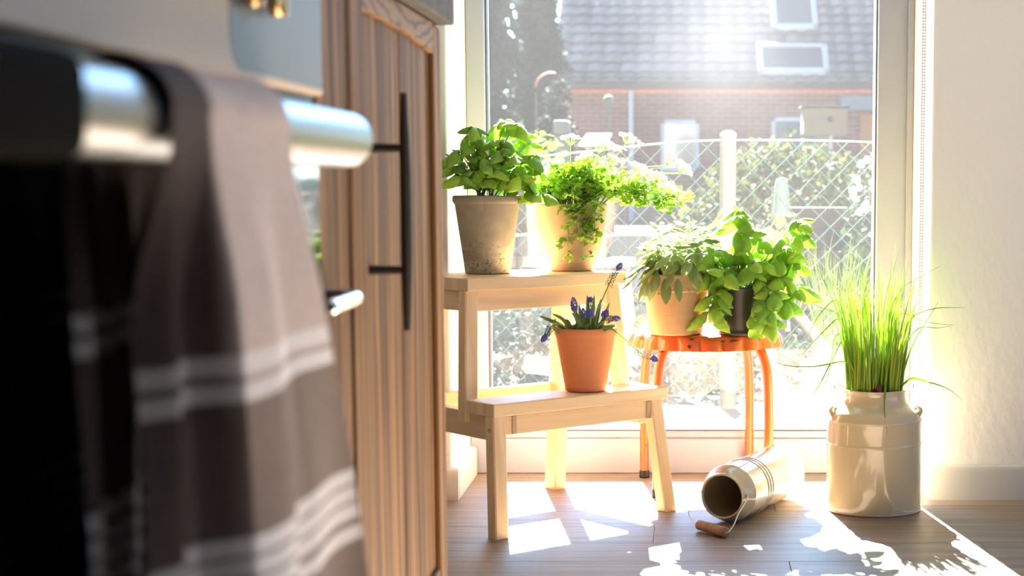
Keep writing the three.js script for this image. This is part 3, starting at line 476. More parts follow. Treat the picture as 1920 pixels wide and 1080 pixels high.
{ // flowering parsley
  const g = thing('potted_parsley', 'curly parsley with white flower heads spilling from a rounded buff clay pot', 'potted plant', [-0.247, TOP, -3.615]);
  pot(g, [[0, 0], [0.042, 0], [0.0455, 0.003], [0.056, 0.03], [0.0655, 0.06], [0.0722, 0.095], [0.0752, 0.122], [0.0762, 0.134], [0.0775, 0.136], [0.0775, 0.1405], [0.0755, 0.142], [0.073, 0.14], [0.07, 0.11]], M.potBuff, 0.13, 0.0722);
  const r = rng(321), y = 0.132;
  const geos = [0, 1, 2, 3].map((k) => { const q = rng(330 + k), list = []; for (let m = 0; m < 9; m++) { const a = (m - 4) * 0.42 + (q() - 0.5) * 0.2, d = 0.35 + 0.45 * q() * Math.cos(a * 0.6), S = 0.24 + q() * 0.14, pos = [0, 0.05, 0], idx = [], n = 9; for (let i = 0; i <= n; i++) { const b = -2.3 + 4.6 * i / n, R = S * (i % 2 ? 0.78 : 1.05) * (0.85 + 0.3 * q()); pos.push(R * Math.cos(b), (q() - 0.5) * 0.24 * S * 2, R * Math.sin(b)); if (i) idx.push(0, i + 1, i); } const L = new THREE.BufferGeometry(); L.setAttribute('position', new THREE.Float32BufferAttribute(pos, 3)); L.setIndex(idx); L.computeVertexNormals(); L.rotateZ((q() - 0.5) * 1.4).rotateX((q() - 0.5) * 1.4).rotateY(-a).translate(d * Math.cos(a), (q() - 0.3) * 0.25, d * Math.sin(a)); L.setAttribute('uv', new THREE.Float32BufferAttribute(new Float32Array(pos.length / 3 * 2), 2)); list.push(L); } list.push(new THREE.CylinderGeometry(0.012, 0.018, 0.6, 4, 1, true).rotateZ(Math.PI / 2).translate(0.2, 0, 0)); return merge(list); });
  const put = (p, az, el, s) => putLeaf(g, r, geos, M.parsley, p, az, el, s, (r() - 0.5) * 1.2);
  const stalk = (pts, n, s, spread = 1) => { const c = new THREE.CatmullRomCurve3(pts.map((p) => V(...p))); part(g, 'stem', taperTube(pts, 0.0014, 0.0009, 12, 5), M.stem); for (let m = 0; m < n; m++) { const t = 0.45 + 0.55 * m / (n - 1), p = c.getPointAt(t); p.add(V((r() - 0.5) * 0.018, (r() - 0.5) * 0.014, (r() - 0.5) * 0.018).multiplyScalar(spread)); put(p, r() * 6.28, 0.3 + (r() - 0.5) * 1.6, s * (0.75 + r() * 0.55)); } };
  for (let k = 0; k < 34; k++) { const a = k * 2.4, q = Math.sqrt((k + 0.5) / 34), rad = 0.066 * q; stalk([[Math.cos(a) * rad * 0.6, y, Math.sin(a) * rad * 0.6], [Math.cos(a) * rad * 1.0 + 0.005, y + 0.04 * (1.2 - q * 0.4), Math.sin(a) * rad * 1.0], [Math.cos(a) * rad * 1.25 + 0.012, y + (0.088 - 0.05 * q * q) * (0.75 + 0.5 * r()), Math.sin(a) * rad * 1.2]], 5, 0.026); }
  for (let k = 0; k < 9; k++) { const z = (r() - 0.5) * 0.09, e = 0.11 + 0.1 * r(), h = -0.01 + 0.085 * r(); stalk([[0.03, y, z * 0.6], [0.08, y + 0.03 + h * 0.6, z], [0.03 + e, y + h, z * 1.2]], 7, 0.024, 1.8); }
  for (const [x, h, z] of [[0.02, -0.055, 0.076], [0.008, -0.035, 0.08], [0.05, -0.075, 0.066], [0.055, -0.05, 0.07], [-0.002, -0.1, 0.07], [0.03, -0.095, 0.07], [0.045, -0.02, 0.075]]) stalk([[x * 0.6, y, 0.05], [x * 0.9, y + 0.022, z * 0.92 + 0.004], [x, y + h, z]], 4, 0.024, 0.8);
  // white umbels on long stalks
  const umbel = [0, 1].map((k) => { const q = rng(340 + k), list = [], fl = []; for (let m = 0; m < 15; m++) { const a = m * 2.4, R = 0.0125 * Math.sqrt((m + 0.5) / 15), top = V(Math.cos(a) * R, 0.013 - R * R * 30 + q() * 0.002, Math.sin(a) * R); list.push(taperTube([[0, 0, 0], top.toArray().map((c) => c * 0.6), top.toArray()], 0.0004, 0.0003, 3, 3)); for (let i = 0; i < 6; i++) fl.push(new THREE.OctahedronGeometry(0.0014 + q() * 0.0009, 0).scale(1, 0.6, 1).translate(top.x + (q() - 0.5) * 0.0055, top.y + (q() - 0.3) * 0.002, top.z + (q() - 0.5) * 0.0055)); } return [merge(list), merge(fl)]; });
  const petals = leafMat(0.88, 0.89, 0.78, 0.3, 0), heads = [[0.0, 0.13, 0.0], [0.022, 0.088, -0.03], [0.058, 0.115, -0.01], [0.074, 0.122, 0.01], [0.115, 0.134, -0.01], [0.085, 0.086, 0.02], [0.152, 0.062, 0], [0.2, 0.09, 0.01], [0.228, 0.074, -0.02], [0.172, 0.05, 0.03], [0.2, 0.03, 0.01], [0.13, 0.075, -0.04], [-0.03, 0.08, 0.01], [-0.045, 0.066, -0.02], [0.04, 0.09, 0.03]];
  heads.forEach(([x, h, z], k) => { const b = V(clamp(x * 0.3, -0.05, 0.055), y, z * 0.5), t = V(x, y + h, z), mid = b.clone().lerp(t, 0.55).add(V(x > 0.12 ? -0.01 : 0, x > 0.12 ? 0.028 : 0.01, 0)); part(g, 'stem', taperTube([b, mid, t], 0.0013, 0.0008, 12, 5), M.stem); const dir = t.clone().sub(mid).normalize().add(V(0, 0.8, 0)).normalize(), s = 1.25 + 0.6 * r(); const u = part(g, 'flower_head', umbel[k % 2][1], petals, 'white flower head'); u.position.copy(t); u.quaternion.setFromUnitVectors(V(0, 1, 0), dir); u.scale.setScalar(s); part(u, 'rays', umbel[k % 2][0], M.stem); });
}
{ // grape hyacinths
  const g = thing('potted_grape_hyacinth', 'grape hyacinths with blue flower spikes in an orange terracotta pot on the lower step', 'potted plant', [-0.206, LOW, -3.413]);
  pot(g, [[0, 0], [0.037, 0], [0.0408, 0.003], [0.0425, 0.012], [0.0590, 0.11], [0.0605, 0.1125], [0.0622, 0.118], [0.0632, 0.125], [0.0622, 0.1282], [0.0598, 0.1288], [0.058, 0.126], [0.055, 0.1]], M.potTerra, 0.119, 0.0568);
  const r = rng(351), y = 0.118, s0 = 933;
  const strap = (pts, w) => { const c = new THREE.CatmullRomCurve3(pts.map((p) => V(...p))), n = 12, pos = [], idx = [], T = new THREE.Vector3(); for (let i = 0; i <= n; i++) { const p = c.getPointAt(i / n); c.getTangentAt(i / n, T); const side = new THREE.Vector3().crossVectors(T, V(0, 0, 1)).normalize(), nor = new THREE.Vector3().crossVectors(side, T).normalize(), W = w * Math.pow(Math.max(0, Math.sin(Math.PI * (0.2 + 0.8 * i / n))), 0.6) * (i === n ? 0.1 : 1); for (const s of [-1, -0.5, 0, 0.5, 1]) { const q = p.clone().addScaledVector(side, s * W).addScaledVector(nor, -(1 - s * s) * W * 0.6); pos.push(q.x, q.y, q.z); } } for (let i = 0; i < n; i++) for (let j = 0; j < 4; j++) { const a = i * 5 + j, b = a + 5; idx.push(a, b, a + 1, a + 1, b, b + 1); } const G = new THREE.BufferGeometry(); G.setAttribute('position', new THREE.Float32BufferAttribute(pos, 3)); G.setIndex(idx); G.computeVertexNormals(); return G; };
  const P = (px, py, z) => [(px - 1095) / s0, 0.1244 + (616 - py) / s0, z];
  const blades = [[[1066, 622, 0.03], [1050, 606, 0.035], [1010, 588, 0.03]], [[1070, 620, 0.03], [1056, 596, 0.03], [1034, 585, 0.02]], [[1072, 620, 0.02], [1064, 600, 0.02], [1058, 597, 0.01]], [[1050, 620, 0.04], [1040, 608, 0.045], [1042, 592, 0.04]], [[1088, 620, 0.02], [1080, 590, 0.02], [1070, 561, 0.01]], [[1092, 620, 0.0], [1086, 590, 0.0], [1083, 568, 0]], [[1098, 620, 0], [1100, 580, 0], [1099, 551, 0]], [[1104, 620, -0.01], [1109, 580, -0.01], [1112, 551, 0]], [[1112, 620, 0.01], [1118, 590, 0.01], [1125, 558, 0]], [[1120, 620, 0.02], [1132, 590, 0.0], [1140, 566, -0.01]], [[1110, 620, 0.03], [1124, 605, 0.04], [1136, 588, 0.04]], [[1125, 622, 0.03], [1138, 610, 0.03], [1156, 606, 0.03]], [[1100, 622, 0.04], [1112, 612, 0.045], [1132, 597, 0.04]], [[1082, 622, 0.04], [1090, 606, 0.05], [1072, 580, 0.045]], [[1078, 622, 0.03], [1078, 608, 0.04], [1096, 595, 0.04]], [[1092, 622, 0.045], [1100, 608, 0.05], [1108, 600, 0.05]], [[1104, 622, 0.0], [1108, 596, -0.02], [1106, 572, -0.02]], [[1118, 622, 0.045], [1130, 612, 0.05], [1152, 612, 0.05]], [[1086, 620, -0.02], [1092, 600, -0.02], [1096, 580, -0.03]], [[1100, 622, 0.05], [1092, 612, 0.052], [1080, 612, 0.052]]];
  blades.forEach((b, k) => part(g, 'leaf', strap(b.map((p) => P(...p)), 0.0036 + 0.0012 * r()), M.muscari[k % 2]));
  const blue = phy({ color: rgb(0.13, 0.12, 0.48), roughness: 0.55, sheen: 0.4, sheenColor: rgb(0.4, 0.4, 0.8) }), faded = std({ color: rgb(0.09, 0.07, 0.10), roughness: 0.8 });
  const bell = new THREE.SphereGeometry(1, 6, 5);
  const spike = (dir, len, rad, n, top, open) => { const d = V(...dir).normalize(), list = [], q = new THREE.Quaternion().setFromUnitVectors(V(0, 1, 0), d); for (let i = 0; i < n; i++) { const t = i / n, a = i * 2.4, R = rad * (open ? 1.1 - 0.6 * t : Math.sin(Math.PI * (0.25 + 0.68 * t))); const s = (open ? 0.0011 : 0.0021) * (1 - 0.45 * t); list.push(bell.clone().scale(s, s * 1.35, s).translate(Math.cos(a) * R, t * len, Math.sin(a) * R).applyQuaternion(q).translate(...top)); } return merge(list); };
  const flowers = [[[1090, 622, 0.03], [1079, 598, 0.03], [1077, 578, 0.03], 0.026, 0.0062, 44], [[1094, 622, 0.02], [1092, 604, 0.02], [1092, 592, 0.02], 0.018, 0.0046, 32], [[1106, 622, 0.03], [1107, 606, 0.03], [1106, 590, 0.035], 0.016, 0.0066, 40], [[1104, 620, 0], [1106, 585, 0], [1105, 564, 0], 0.009, 0.0045, 22], [[1112, 622, 0.03], [1124, 602, 0.03], [1131, 590, 0.03], 0.015, 0.0062, 36]];
  for (const [a, b, c, len, rad, n] of flowers) { const A = P(...a), B = P(...b), C = P(...c); part(g, 'stalk', taperTube([A, B, C], 0.0015, 0.0012, 8, 6), M.stem); part(g, 'flower_spike', spike([C[0] - B[0], C[1] - B[1], C[2] - B[2]], len, rad, n, C, false), blue, 'blue grape-like flower spike'); }
  // long bent stalks with withered bells below and a blue tip
  for (const pts of [[[1112, 622, 0.01], [1118, 585, 0.015], [1132, 550, 0.02], [1150, 512, 0.02], [1157, 502, 0.02]], [[1124, 622, 0.04], [1146, 612, 0.055], [1172, 630, 0.06], [1200, 655, 0.06], [1220, 664, 0.06]], [[1070, 622, 0.03], [1052, 602, 0.05], [1040, 602, 0.055], [1028, 620, 0.055], [1025, 624, 0.055]], [[1110, 622, 0.035], [1124, 604, 0.045], [1138, 594, 0.05], [1146, 592, 0.05], [1150, 592, 0.05]]]) {
    const W = pts.map((p) => P(...p)), c = new THREE.CatmullRomCurve3(W.map((p) => V(...p))), e = c.getPointAt(1), d = c.getTangentAt(1), list = [], q = new THREE.Quaternion();
    part(g, 'stalk', taperTube(W, 0.0021, 0.0013, 20, 6), M.stem);
    for (let i = 0; i < 46; i++) { const t = 0.72 + 0.26 * i / 46, p = c.getPointAt(t), a = i * 2.4, T = c.getTangentAt(t), sd = new THREE.Vector3().crossVectors(T, V(0, 0, 1)).normalize(), up = new THREE.Vector3().crossVectors(sd, T), o = sd.multiplyScalar(Math.cos(a)).addScaledVector(up, Math.sin(a)), R = 0.008 * (1 - 0.4 * (i / 46)); list.push(bell.clone().scale(0.0010, 0.0012, 0.0010).translate(p.x + o.x * R, p.y + o.y * R, p.z + o.z * R)); list.push(tube([p.toArray(), p.clone().addScaledVector(o, R).toArray()], 0.0003, 1, 3)); }
    part(g, 'withered_bells', merge(list), faded, 'withered dark bells');
    part(g, 'flower_spike', spike(d.toArray(), 0.014, 0.0048, 26, e.toArray(), false), blue);
  }
}

// ---------------------------------------------------------------- chives in the cream churn, and the smaller churn lying on the floor
{
  const g = thing('potted_chives', 'tall chives growing in a large cream enamel milk churn by the wall', 'potted plant', [0.381, 0, -3.459]);
  const R = 0.0966;
  pot(g, [[0, 0.002], [R - 0.003, 0.002], [R - 0.001, 0], [R + 0.0012, 0.001], [R + 0.0014, 0.0045], [R, 0.006], [R, 0.136], [R + 0.0015, 0.138], [R + 0.0015, 0.141], [R, 0.143], [R - 0.0004, 0.184], [R + 0.0016, 0.186], [R + 0.0016, 0.1895], [R - 0.001, 0.1915], [0.0935, 0.2], [0.0885, 0.2065], [0.081, 0.211], [0.0735, 0.2155], [0.0685, 0.221], [0.0655, 0.2275], [0.064, 0.235], [0.0642, 0.243], [0.0655, 0.2455], [0.0662, 0.2475], [0.0655, 0.2492], [0.0638, 0.249], [0.0628, 0.24], [0.062, 0.2]], M.cream, 0.243, 0.0622);
  for (const s of [-1, 1]) {
    part(g, 'ear', tube([[s * 0.062, 0.249, -0.012], [s * 0.074, 0.257, -0.016], [s * 0.081, 0.2545, -0.016], [s * 0.079, 0.247, -0.014], [s * 0.069, 0.244, -0.011], [s * 0.0645, 0.24, -0.01]], 0.0013, 24, 6), M.zinc, 'wire ear');
    part(g, 'side_handle', tube([[s * 0.0865, 0.196, 0.028], [s * 0.0915, 0.207, 0.026], [s * 0.086, 0.213, 0.02], [s * 0.079, 0.2115, 0.012], [s * 0.075, 0.213, 0.0]], 0.0042, 20, 10), M.cream);
  }
  const r = rng(401), y = 0.243, s0 = 925;
  const P = (px, py, z) => [(px - 1645) / s0, 0.248 + (729 - py) / s0, z];
  for (let k = 0; k < 220; k++) {
    const a = r() * 6.283, q = Math.sqrt(r()), bx = Math.cos(a) * 0.056 * q, bz = Math.sin(a) * 0.056 * q, H = 0.10 + 0.185 * Math.pow(r(), 1.1) - 0.03 * q, lean = 0.10 + 0.55 * r() * q, la = a + (r() - 0.5) * 1.6, c = (r() - 0.4) * 0.05;
    const tip = [bx + Math.cos(la) * lean * H * 0.42, y + H, bz + Math.sin(la) * lean * H * 0.42], mid = [bx + Math.cos(la) * lean * H * 0.12 + c * 0.2, y + H * 0.5, bz + Math.sin(la) * lean * H * 0.12];
    part(g, 'blade', bladeGeo([[bx, y - 0.004, bz], mid, tip], 0.0019 + 0.0007 * r(), 9, 1.6), M.chive[r() < 0.1 ? 3 : Math.floor(r() * 3)]);
  }
  for (const [pts, m] of [
    [[[1602, 727, 0.01], [1596, 668, 0.02], [1583, 634, 0.03], [1562, 668, 0.04], [1535, 720, 0.045], [1480, 795, 0.05]], 1], [[[1600, 727, 0], [1596, 690, 0.01], [1588, 676, 0.02], [1530, 682, 0.04], [1480, 680, 0.05], [1443, 670, 0.05]], 1],
    [[[1606, 727, 0], [1592, 620, 0], [1570, 560, 0.01], [1540, 585, 0.02], [1512, 632, 0.03]], 1], [[[1606, 727, 0], [1592, 640, 0], [1575, 588, 0.01], [1540, 573, 0.02], [1520, 562, 0.03]], 0], [[[1600, 727, 0.02], [1590, 650, 0.03], [1576, 592, 0.04], [1540, 620, 0.05], [1497, 668, 0.05]], 0],
    [[[1606, 727, 0.02], [1590, 655, 0.03], [1570, 620, 0.04], [1555, 690, 0.05], [1537, 740, 0.05]], 0], [[[1690, 727, 0], [1698, 640, 0], [1710, 595, 0.01], [1750, 576, 0.02], [1810, 573, 0.03]], 1], [[[1680, 727, 0], [1676, 620, 0], [1690, 586, 0.01], [1740, 601, 0.02], [1790, 606, 0.03]], 0],
    [[[1690, 727, 0], [1706, 640, 0], [1728, 612, 0.01], [1760, 612, 0.02], [1786, 606, 0.03]], 1], [[[1680, 727, 0], [1672, 590, 0], [1694, 540, 0], [1730, 516, 0.01], [1763, 497, 0.01]], 1], [[[1692, 724, 0.01], [1712, 708, 0.02], [1740, 712, 0.03], [1780, 726, 0.03], [1806, 746, 0.04]], 0],
    [[[1694, 724, 0.0], [1716, 708, 0.0], [1746, 716, 0.0], [1765, 735, 0.0]], 0], [[[1658, 727, 0.055], [1659, 718, 0.066], [1656, 738, 0.072], [1655, 765, 0.088], [1659, 800, 0.1]], 1], [[[1690, 727, 0], [1716, 645, 0], [1740, 600, 0.01], [1762, 563, 0.01]], 1], [[[1600, 727, 0], [1586, 640, 0], [1580, 560, 0], [1578, 500, 0]], 1],
    [[[1606, 727, -0.01], [1580, 600, -0.01], [1545, 520, 0], [1526, 480, 0]], 1], [[[1622, 727, 0], [1600, 600, 0], [1596, 448, 0]], 0], [[[1630, 727, 0], [1622, 560, 0], [1641, 440, 0]], 0], [[[1660, 727, 0], [1670, 560, 0], [1682, 454, 0]], 3], [[[1655, 727, 0], [1662, 560, 0.01], [1688, 468, 0]], 1], [[[1645, 727, 0], [1630, 560, 0.01], [1612, 462, 0]], 0],
  ]) part(g, 'blade', bladeGeo(pts.map((p) => P(...p)), 0.0022, 22, 1.5), M.chive[m]);
  const on = part(g, 'bulb', lathe([[0, 0], [0.005, 0.001], [0.0085, 0.008], [0.0075, 0.015], [0.003, 0.024], [0, 0.03]], 16).translate(0.008, 0.238, 0.05), phy({ color: rgb(0.16, 0.02, 0.06), roughness: 0.4 }), 'purple onion bulb'); on.rotation.z = 0.02;
}
{ // lying churn: its axis runs away to the right, the mouth faces the room
  const R = 0.0578, A = V(0.066, R, -3.285), B = V(0.193, R, -3.572), ax = B.clone().sub(A), L = ax.length(), yaw = Math.atan2(ax.x, ax.z);
  const g = thing('milk_churn', 'small cream enamel milk churn lying on its side, mouth open', 'churn', [A.x, 0, A.z]);
  // profile along the axis from the mouth (0) to the base (L)
  const prof = [[0.036, 0.02], [0.0405, 0.004], [0.0415, 0.0005], [0.0432, -0.0008], [0.0446, 0.001], [0.0448, 0.004], [0.0465, 0.012], [0.0515, 0.022], [0.0555, 0.03], [0.0572, 0.037], [R, 0.04], [R - 0.0012, 0.0425], [R - 0.0012, 0.1052], [R + 0.0002, 0.1067], [R + 0.0007, 0.1080], [R + 0.0002, 0.1093], [R - 0.0012, 0.1108], [R - 0.0012, 0.1182], [R + 0.0002, 0.1197], [R + 0.0007, 0.1210], [R + 0.0002, 0.1223], [R - 0.0012, 0.1238], [R - 0.0012, 0.1312], [R + 0.0002, 0.1327], [R + 0.0007, 0.1340], [R + 0.0002, 0.1353], [R - 0.0012, 0.1368], [R - 0.0012, L - 0.006], [R, L - 0.004], [R, L - 0.001], [R - 0.003, L], [R - 0.005, L - 0.005], [0, L - 0.005]];
  const inn = [[0, L - 0.008], [R - 0.004, L - 0.008], [R - 0.004, 0.131], [R - 0.0046, 0.119], [R - 0.0035, 0.115], [R - 0.0046, 0.108], [R - 0.004, 0.043], [0.052, 0.031], [0.046, 0.02], [0.041, 0.006], [0.0405, 0.004]];
  const q = new THREE.Quaternion().setFromUnitVectors(V(0, 1, 0), ax.clone().normalize());
  const lay = (geo) => geo.applyQuaternion(q).translate(0, R, 0);
  part(g, 'body', lay(lathe(prof.slice(1), 96)), M.cream);
  part(g, 'inside', lay(lathe(inn, 64)), phy({ color: rgb(0.60, 0.50, 0.36), roughness: 0.35 }));
  const w = (x, y, z) => [x - A.x, y, z - A.z], dir = ax.clone().normalize(), side = V(-dir.z, 0, dir.x);
  const e1 = V(0, R + 0.004, 0).addScaledVector(side, -0.045).addScaledVector(dir, 0.01), e2 = V(0, R + 0.004, 0).addScaledVector(side, 0.045).addScaledVector(dir, 0.01);
  const left = side.x > 0 ? e1 : e2, right = side.x > 0 ? e2 : e1, h = new THREE.Group(); h.name = 'handle'; g.add(h);
  const ga = V(...w(0.021, 0.0115, -3.237)), gb = V(...w(0.071, 0.0115, -3.165));
  const out = V(0, 0, 0).addScaledVector(side, side.x > 0 ? -1 : 1);
  part(h, 'wire', merge([
    tube([left.clone().addScaledVector(out, -0.004), left.clone().addScaledVector(out, 0.005), left.clone().addScaledVector(out, 0.009).add(V(-0.004, 0.003, 0.006)), left.clone().lerp(ga, 0.45).addScaledVector(out, 0.025).add(V(0, 0.004, 0)), left.clone().lerp(ga, 0.75).addScaledVector(out, 0.022).add(V(0, -0.003, 0)), ga.clone().addScaledVector(out, 0.003), ga], 0.0011, 40, 8),
    tube([right.clone().addScaledVector(out, 0.004), right.clone().addScaledVector(out, -0.004), right.clone().addScaledVector(out, -0.005).add(V(0, -0.003, 0.006)), right.clone().lerp(gb, 0.5).addScaledVector(out, -0.006), right.clone().lerp(gb, 0.85).addScaledVector(out, -0.008), gb.clone().addScaledVector(out, -0.003), gb], 0.0011, 40, 8)]), std({ color: rgb(0.72, 0.70, 0.66), roughness: 0.35, metalness: 0.5 }));
  const gd = gb.clone().sub(ga), gl = gd.length(), grip = part(h, 'grip', lathe([[0, 0], [0.0085, 0], [0.0097, 0.0015], [0.0102, gl / 2], [0.0097, gl - 0.0015], [0.0085, gl], [0, gl]], 24), std({ map: woodMap(77, [0.40, 0.20, 0.10], [0.26, 0.12, 0.055], { rep: [0.3, 1] }), roughness: 0.6 }), 'turned brown wooden grip');
  grip.position.copy(ga); grip.quaternion.setFromUnitVectors(V(0, 1, 0), gd.normalize());
  for (const e of [left, right]) part(g, 'ear', new THREE.TorusGeometry(0.0032, 0.0012, 8, 16).rotateY(yaw).translate(e.x, e.y, e.z), M.zinc);
}

// ---------------------------------------------------------------- outside: fence, garden, neighbour's house
const GY = -0.08;
{
  const n = noise2(501), map = tex(512, 512, (u, v) => mix3([0.035, 0.034, 0.03], [0.02, 0.02, 0.018], n(u * 30, v * 30, 4)), { rep: [0.25, 0.25] });
  const g = new THREE.PlaneGeometry(90, 90, 1, 1).rotateX(-Math.PI / 2).translate(0, GY, -48), uv = g.attributes.uv; for (let i = 0; i < uv.count; i++) uv.setXY(i, uv.getX(i) * 90, uv.getY(i) * 90);
  struct('ground', g, std({ map, roughness: 0.95 }));
  const n2 = noise2(503), lawn = tex(256, 256, (u, v) => mix3([0.022, 0.036, 0.012], [0.012, 0.02, 0.007], n2(u * 40, v * 40, 4)), { rep: [0.5, 0.5] });
  const L = new THREE.BoxGeometry(40, 0.06, 12).translate(0, GY + 0.02, -15.5); grainUV(L, 0, 2); struct('lawn', L, std({ map: lawn, roughness: 1 }));
}
// loose foliage: many small leaves over a set of soft lumps [x, y, z, rx, ry, rz]
const fleaf = (() => { const g = new THREE.BufferGeometry(); g.setAttribute('position', new THREE.Float32BufferAttribute([0, 0, 0, 0.5, 0.14, 0.28, 1, 0, 0, 0.5, 0.14, -0.28, 0.5, 0.06, 0], 3)); g.setIndex([0, 1, 4, 1, 2, 4, 2, 3, 4, 3, 0, 4]); g.computeVertexNormals(); return g; })();
const needle = new THREE.BufferGeometry(); needle.setAttribute('position', new THREE.Float32BufferAttribute([0, 0, 0, 0.4, 0.1, 0.16, 1, -0.1, 0, 0.4, 0.1, -0.16, 0.7, -0.02, 0.22, 0.7, -0.02, -0.22], 3)); needle.setIndex([0, 1, 3, 1, 2, 3, 1, 4, 2, 3, 2, 5]); needle.computeVertexNormals();
function foliage(parent, name, seed, lumps, count, size, mat, tones, geo = fleaf, shell = 0.55) {
  const r = rng(seed), im = new THREE.InstancedMesh(geo, mat, count), m = new THREE.Matrix4(), q = new THREE.Quaternion(), e = new THREE.Euler(), col = new THREE.Color();
  const vol = lumps.map((l) => Math.pow(l[3] * l[4] * l[5], 0.67)), tot = vol.reduce((a, b) => a + b, 0);
  for (let i = 0; i < count; i++) {
    let k = r() * tot, j = 0; while (j < lumps.length - 1 && k > vol[j]) k -= vol[j++];
    const l = lumps[j], u = r() * 2 - 1, a = r() * 6.283, s = Math.sqrt(1 - u * u), R = shell + (1 - shell) * Math.pow(r(), 0.5) + (r() - 0.5) * 0.18;
    q.setFromEuler(e.set((r() - 0.5) * 2.4, r() * 6.283, (r() - 0.5) * 2.4));
    const S = size * (0.6 + 0.8 * r());
    m.compose(V(l[0] + l[3] * R * s * Math.cos(a), Math.max(GY + 0.015 - parent.position.y, l[1] + l[4] * R * u), l[2] + l[5] * R * s * Math.sin(a)), q, V(S, S, S));
    im.setMatrixAt(i, m); const c = tones[Math.floor(r() * tones.length)], w = 0.4 + 0.25 * r(); im.setColorAt(i, col.setRGB(c[0] * w, c[1] * w, c[2] * w));
  }
  im.name = name; im.castShadow = im.receiveShadow = true; im.userData.kind = 'stuff'; parent.add(im); return im;
}
const outLeaf = phy({ color: rgb(1, 1, 1), roughness: 0.9, transmission: 0.2, thickness: 0, specularIntensity: 0.1 }), outLeafGloss = phy({ color: rgb(1, 1, 1), roughness: 0.85, transmission: 0.25, thickness: 0, specularIntensity: 0.15 });
const bark = std({ color: rgb(0.10, 0.075, 0.055), roughness: 1 });
function shrub(name, label, cat, pos, lumps, count, size, tones, seed, mat = outLeafGloss, group) {
  const g = thing(name, label, cat, pos, 0, group), r = rng(seed);
  for (let k = 0; k < 5; k++) { const l = lumps[k % lumps.length], a = r() * 6.28; part(g, 'stem', taperTube([[l[0] * 0.5 + Math.cos(a) * 0.03, 0, l[2] * 0.5 + Math.sin(a) * 0.03], [l[0] + Math.cos(a) * l[3] * 0.3, l[1] * 0.7, l[2] + Math.sin(a) * l[5] * 0.3], [l[0] + Math.cos(a) * l[3] * 0.6, l[1] + l[4] * 0.6, l[2] + Math.sin(a) * l[5] * 0.6]], 0.014, 0.004, 8, 6), bark); }
  foliage(g, 'foliage', seed, lumps, count, size, mat, tones); return g;
}
// -- chain-link fence: green wire mesh, strands, one round post with two struts
{
  const F = thing('chain_link_fence', 'low green chain-link wire fence with a pale round post across the garden', 'fence', [0, GY, -5.6]);
  const postMat = std({ color: rgb(0.075, 0.07, 0.05), roughness: 0.95 }), wireMat = phy({ color: rgb(0.03, 0.06, 0.05), roughness: 0.8, specularIntensity: 0.2 });
  const y = (h) => h - GY, top = (x) => 0.8 - 0.06 * smooth(0, 1, Math.abs(x - 0.131) / 0.8) + (x > 0.131 ? 0.035 * smooth(0, 0.6, x - 0.131) : 0);
  const P = part(F, 'post', cyl(0.026, 0.026, y(0.815), 20).translate(0.131, y(0.815) / 2, 0), postMat, 'pale round fence post');
  part(P, 'cap', lathe([[0, 0.014], [0.014, 0.012], [0.024, 0.005], [0.0275, 0], [0.0275, -0.008], [0, -0.008]], 20).translate(0.131, y(0.818), 0), std({ color: rgb(0.14, 0.14, 0.13), roughness: 0.9 }), 'pale rounded cap');
  for (const s of [-1, 1]) part(F, 'strut', tube([[0.131 + s * 0.02, y(0.49), 0.01], [0.131 + s * 0.48, 0.0, 0.03]], 0.018, 2, 12), postMat);
  for (const X of [-1.75, 2.0]) part(F, 'post', cyl(0.026, 0.026, y(0.82), 16).translate(X, y(0.82) / 2, 0), postMat);
  const strand = (f, r) => { const pts = []; for (let x = -1.75; x <= 2.0; x += 0.125) pts.push([x, f(x), 0.002]); return tube(pts, r, 60, 6); };
  part(F, 'strand', strand((x) => y(top(x)), 0.0028), std({ color: rgb(0.3, 0.3, 0.29), roughness: 0.5, metalness: 0.3 }), 'bright top strand');
  part(F, 'strand', strand(() => y(0.285), 0.002), wireMat);
  part(F, 'strand', strand(() => y(-0.04), 0.002), wireMat);
  const list = [], pitch = 0.0735, H = 0.86;
  for (let x = -1.75 - H; x < 2.0; x += pitch) for (const s of [1, -1]) { let x0 = s > 0 ? x : x + H, x1 = s > 0 ? x + H : x, y0 = 0.02, y1 = H + 0.02; const cut = (X) => (X - x0) / (x1 - x0); let a = 0, b = 1; const lo = cut(s > 0 ? -1.75 : 2.0), hi = cut(s > 0 ? 2.0 : -1.75); a = Math.max(a, lo); b = Math.min(b, hi); const tt = (y(top(lerp(x0, x1, b))) - y0) / (y1 - y0); b = Math.min(b, tt); if (b <= a) continue; list.push(tube([[lerp(x0, x1, a), lerp(y0, y1, a), s * 0.0016], [lerp(x0, x1, b), lerp(y0, y1, b), s * 0.0016]], 0.0014, 1, 4)); }
  const mesh = part(F, 'wire_mesh', merge(list), wireMat); mesh.userData.kind = 'stuff';
}
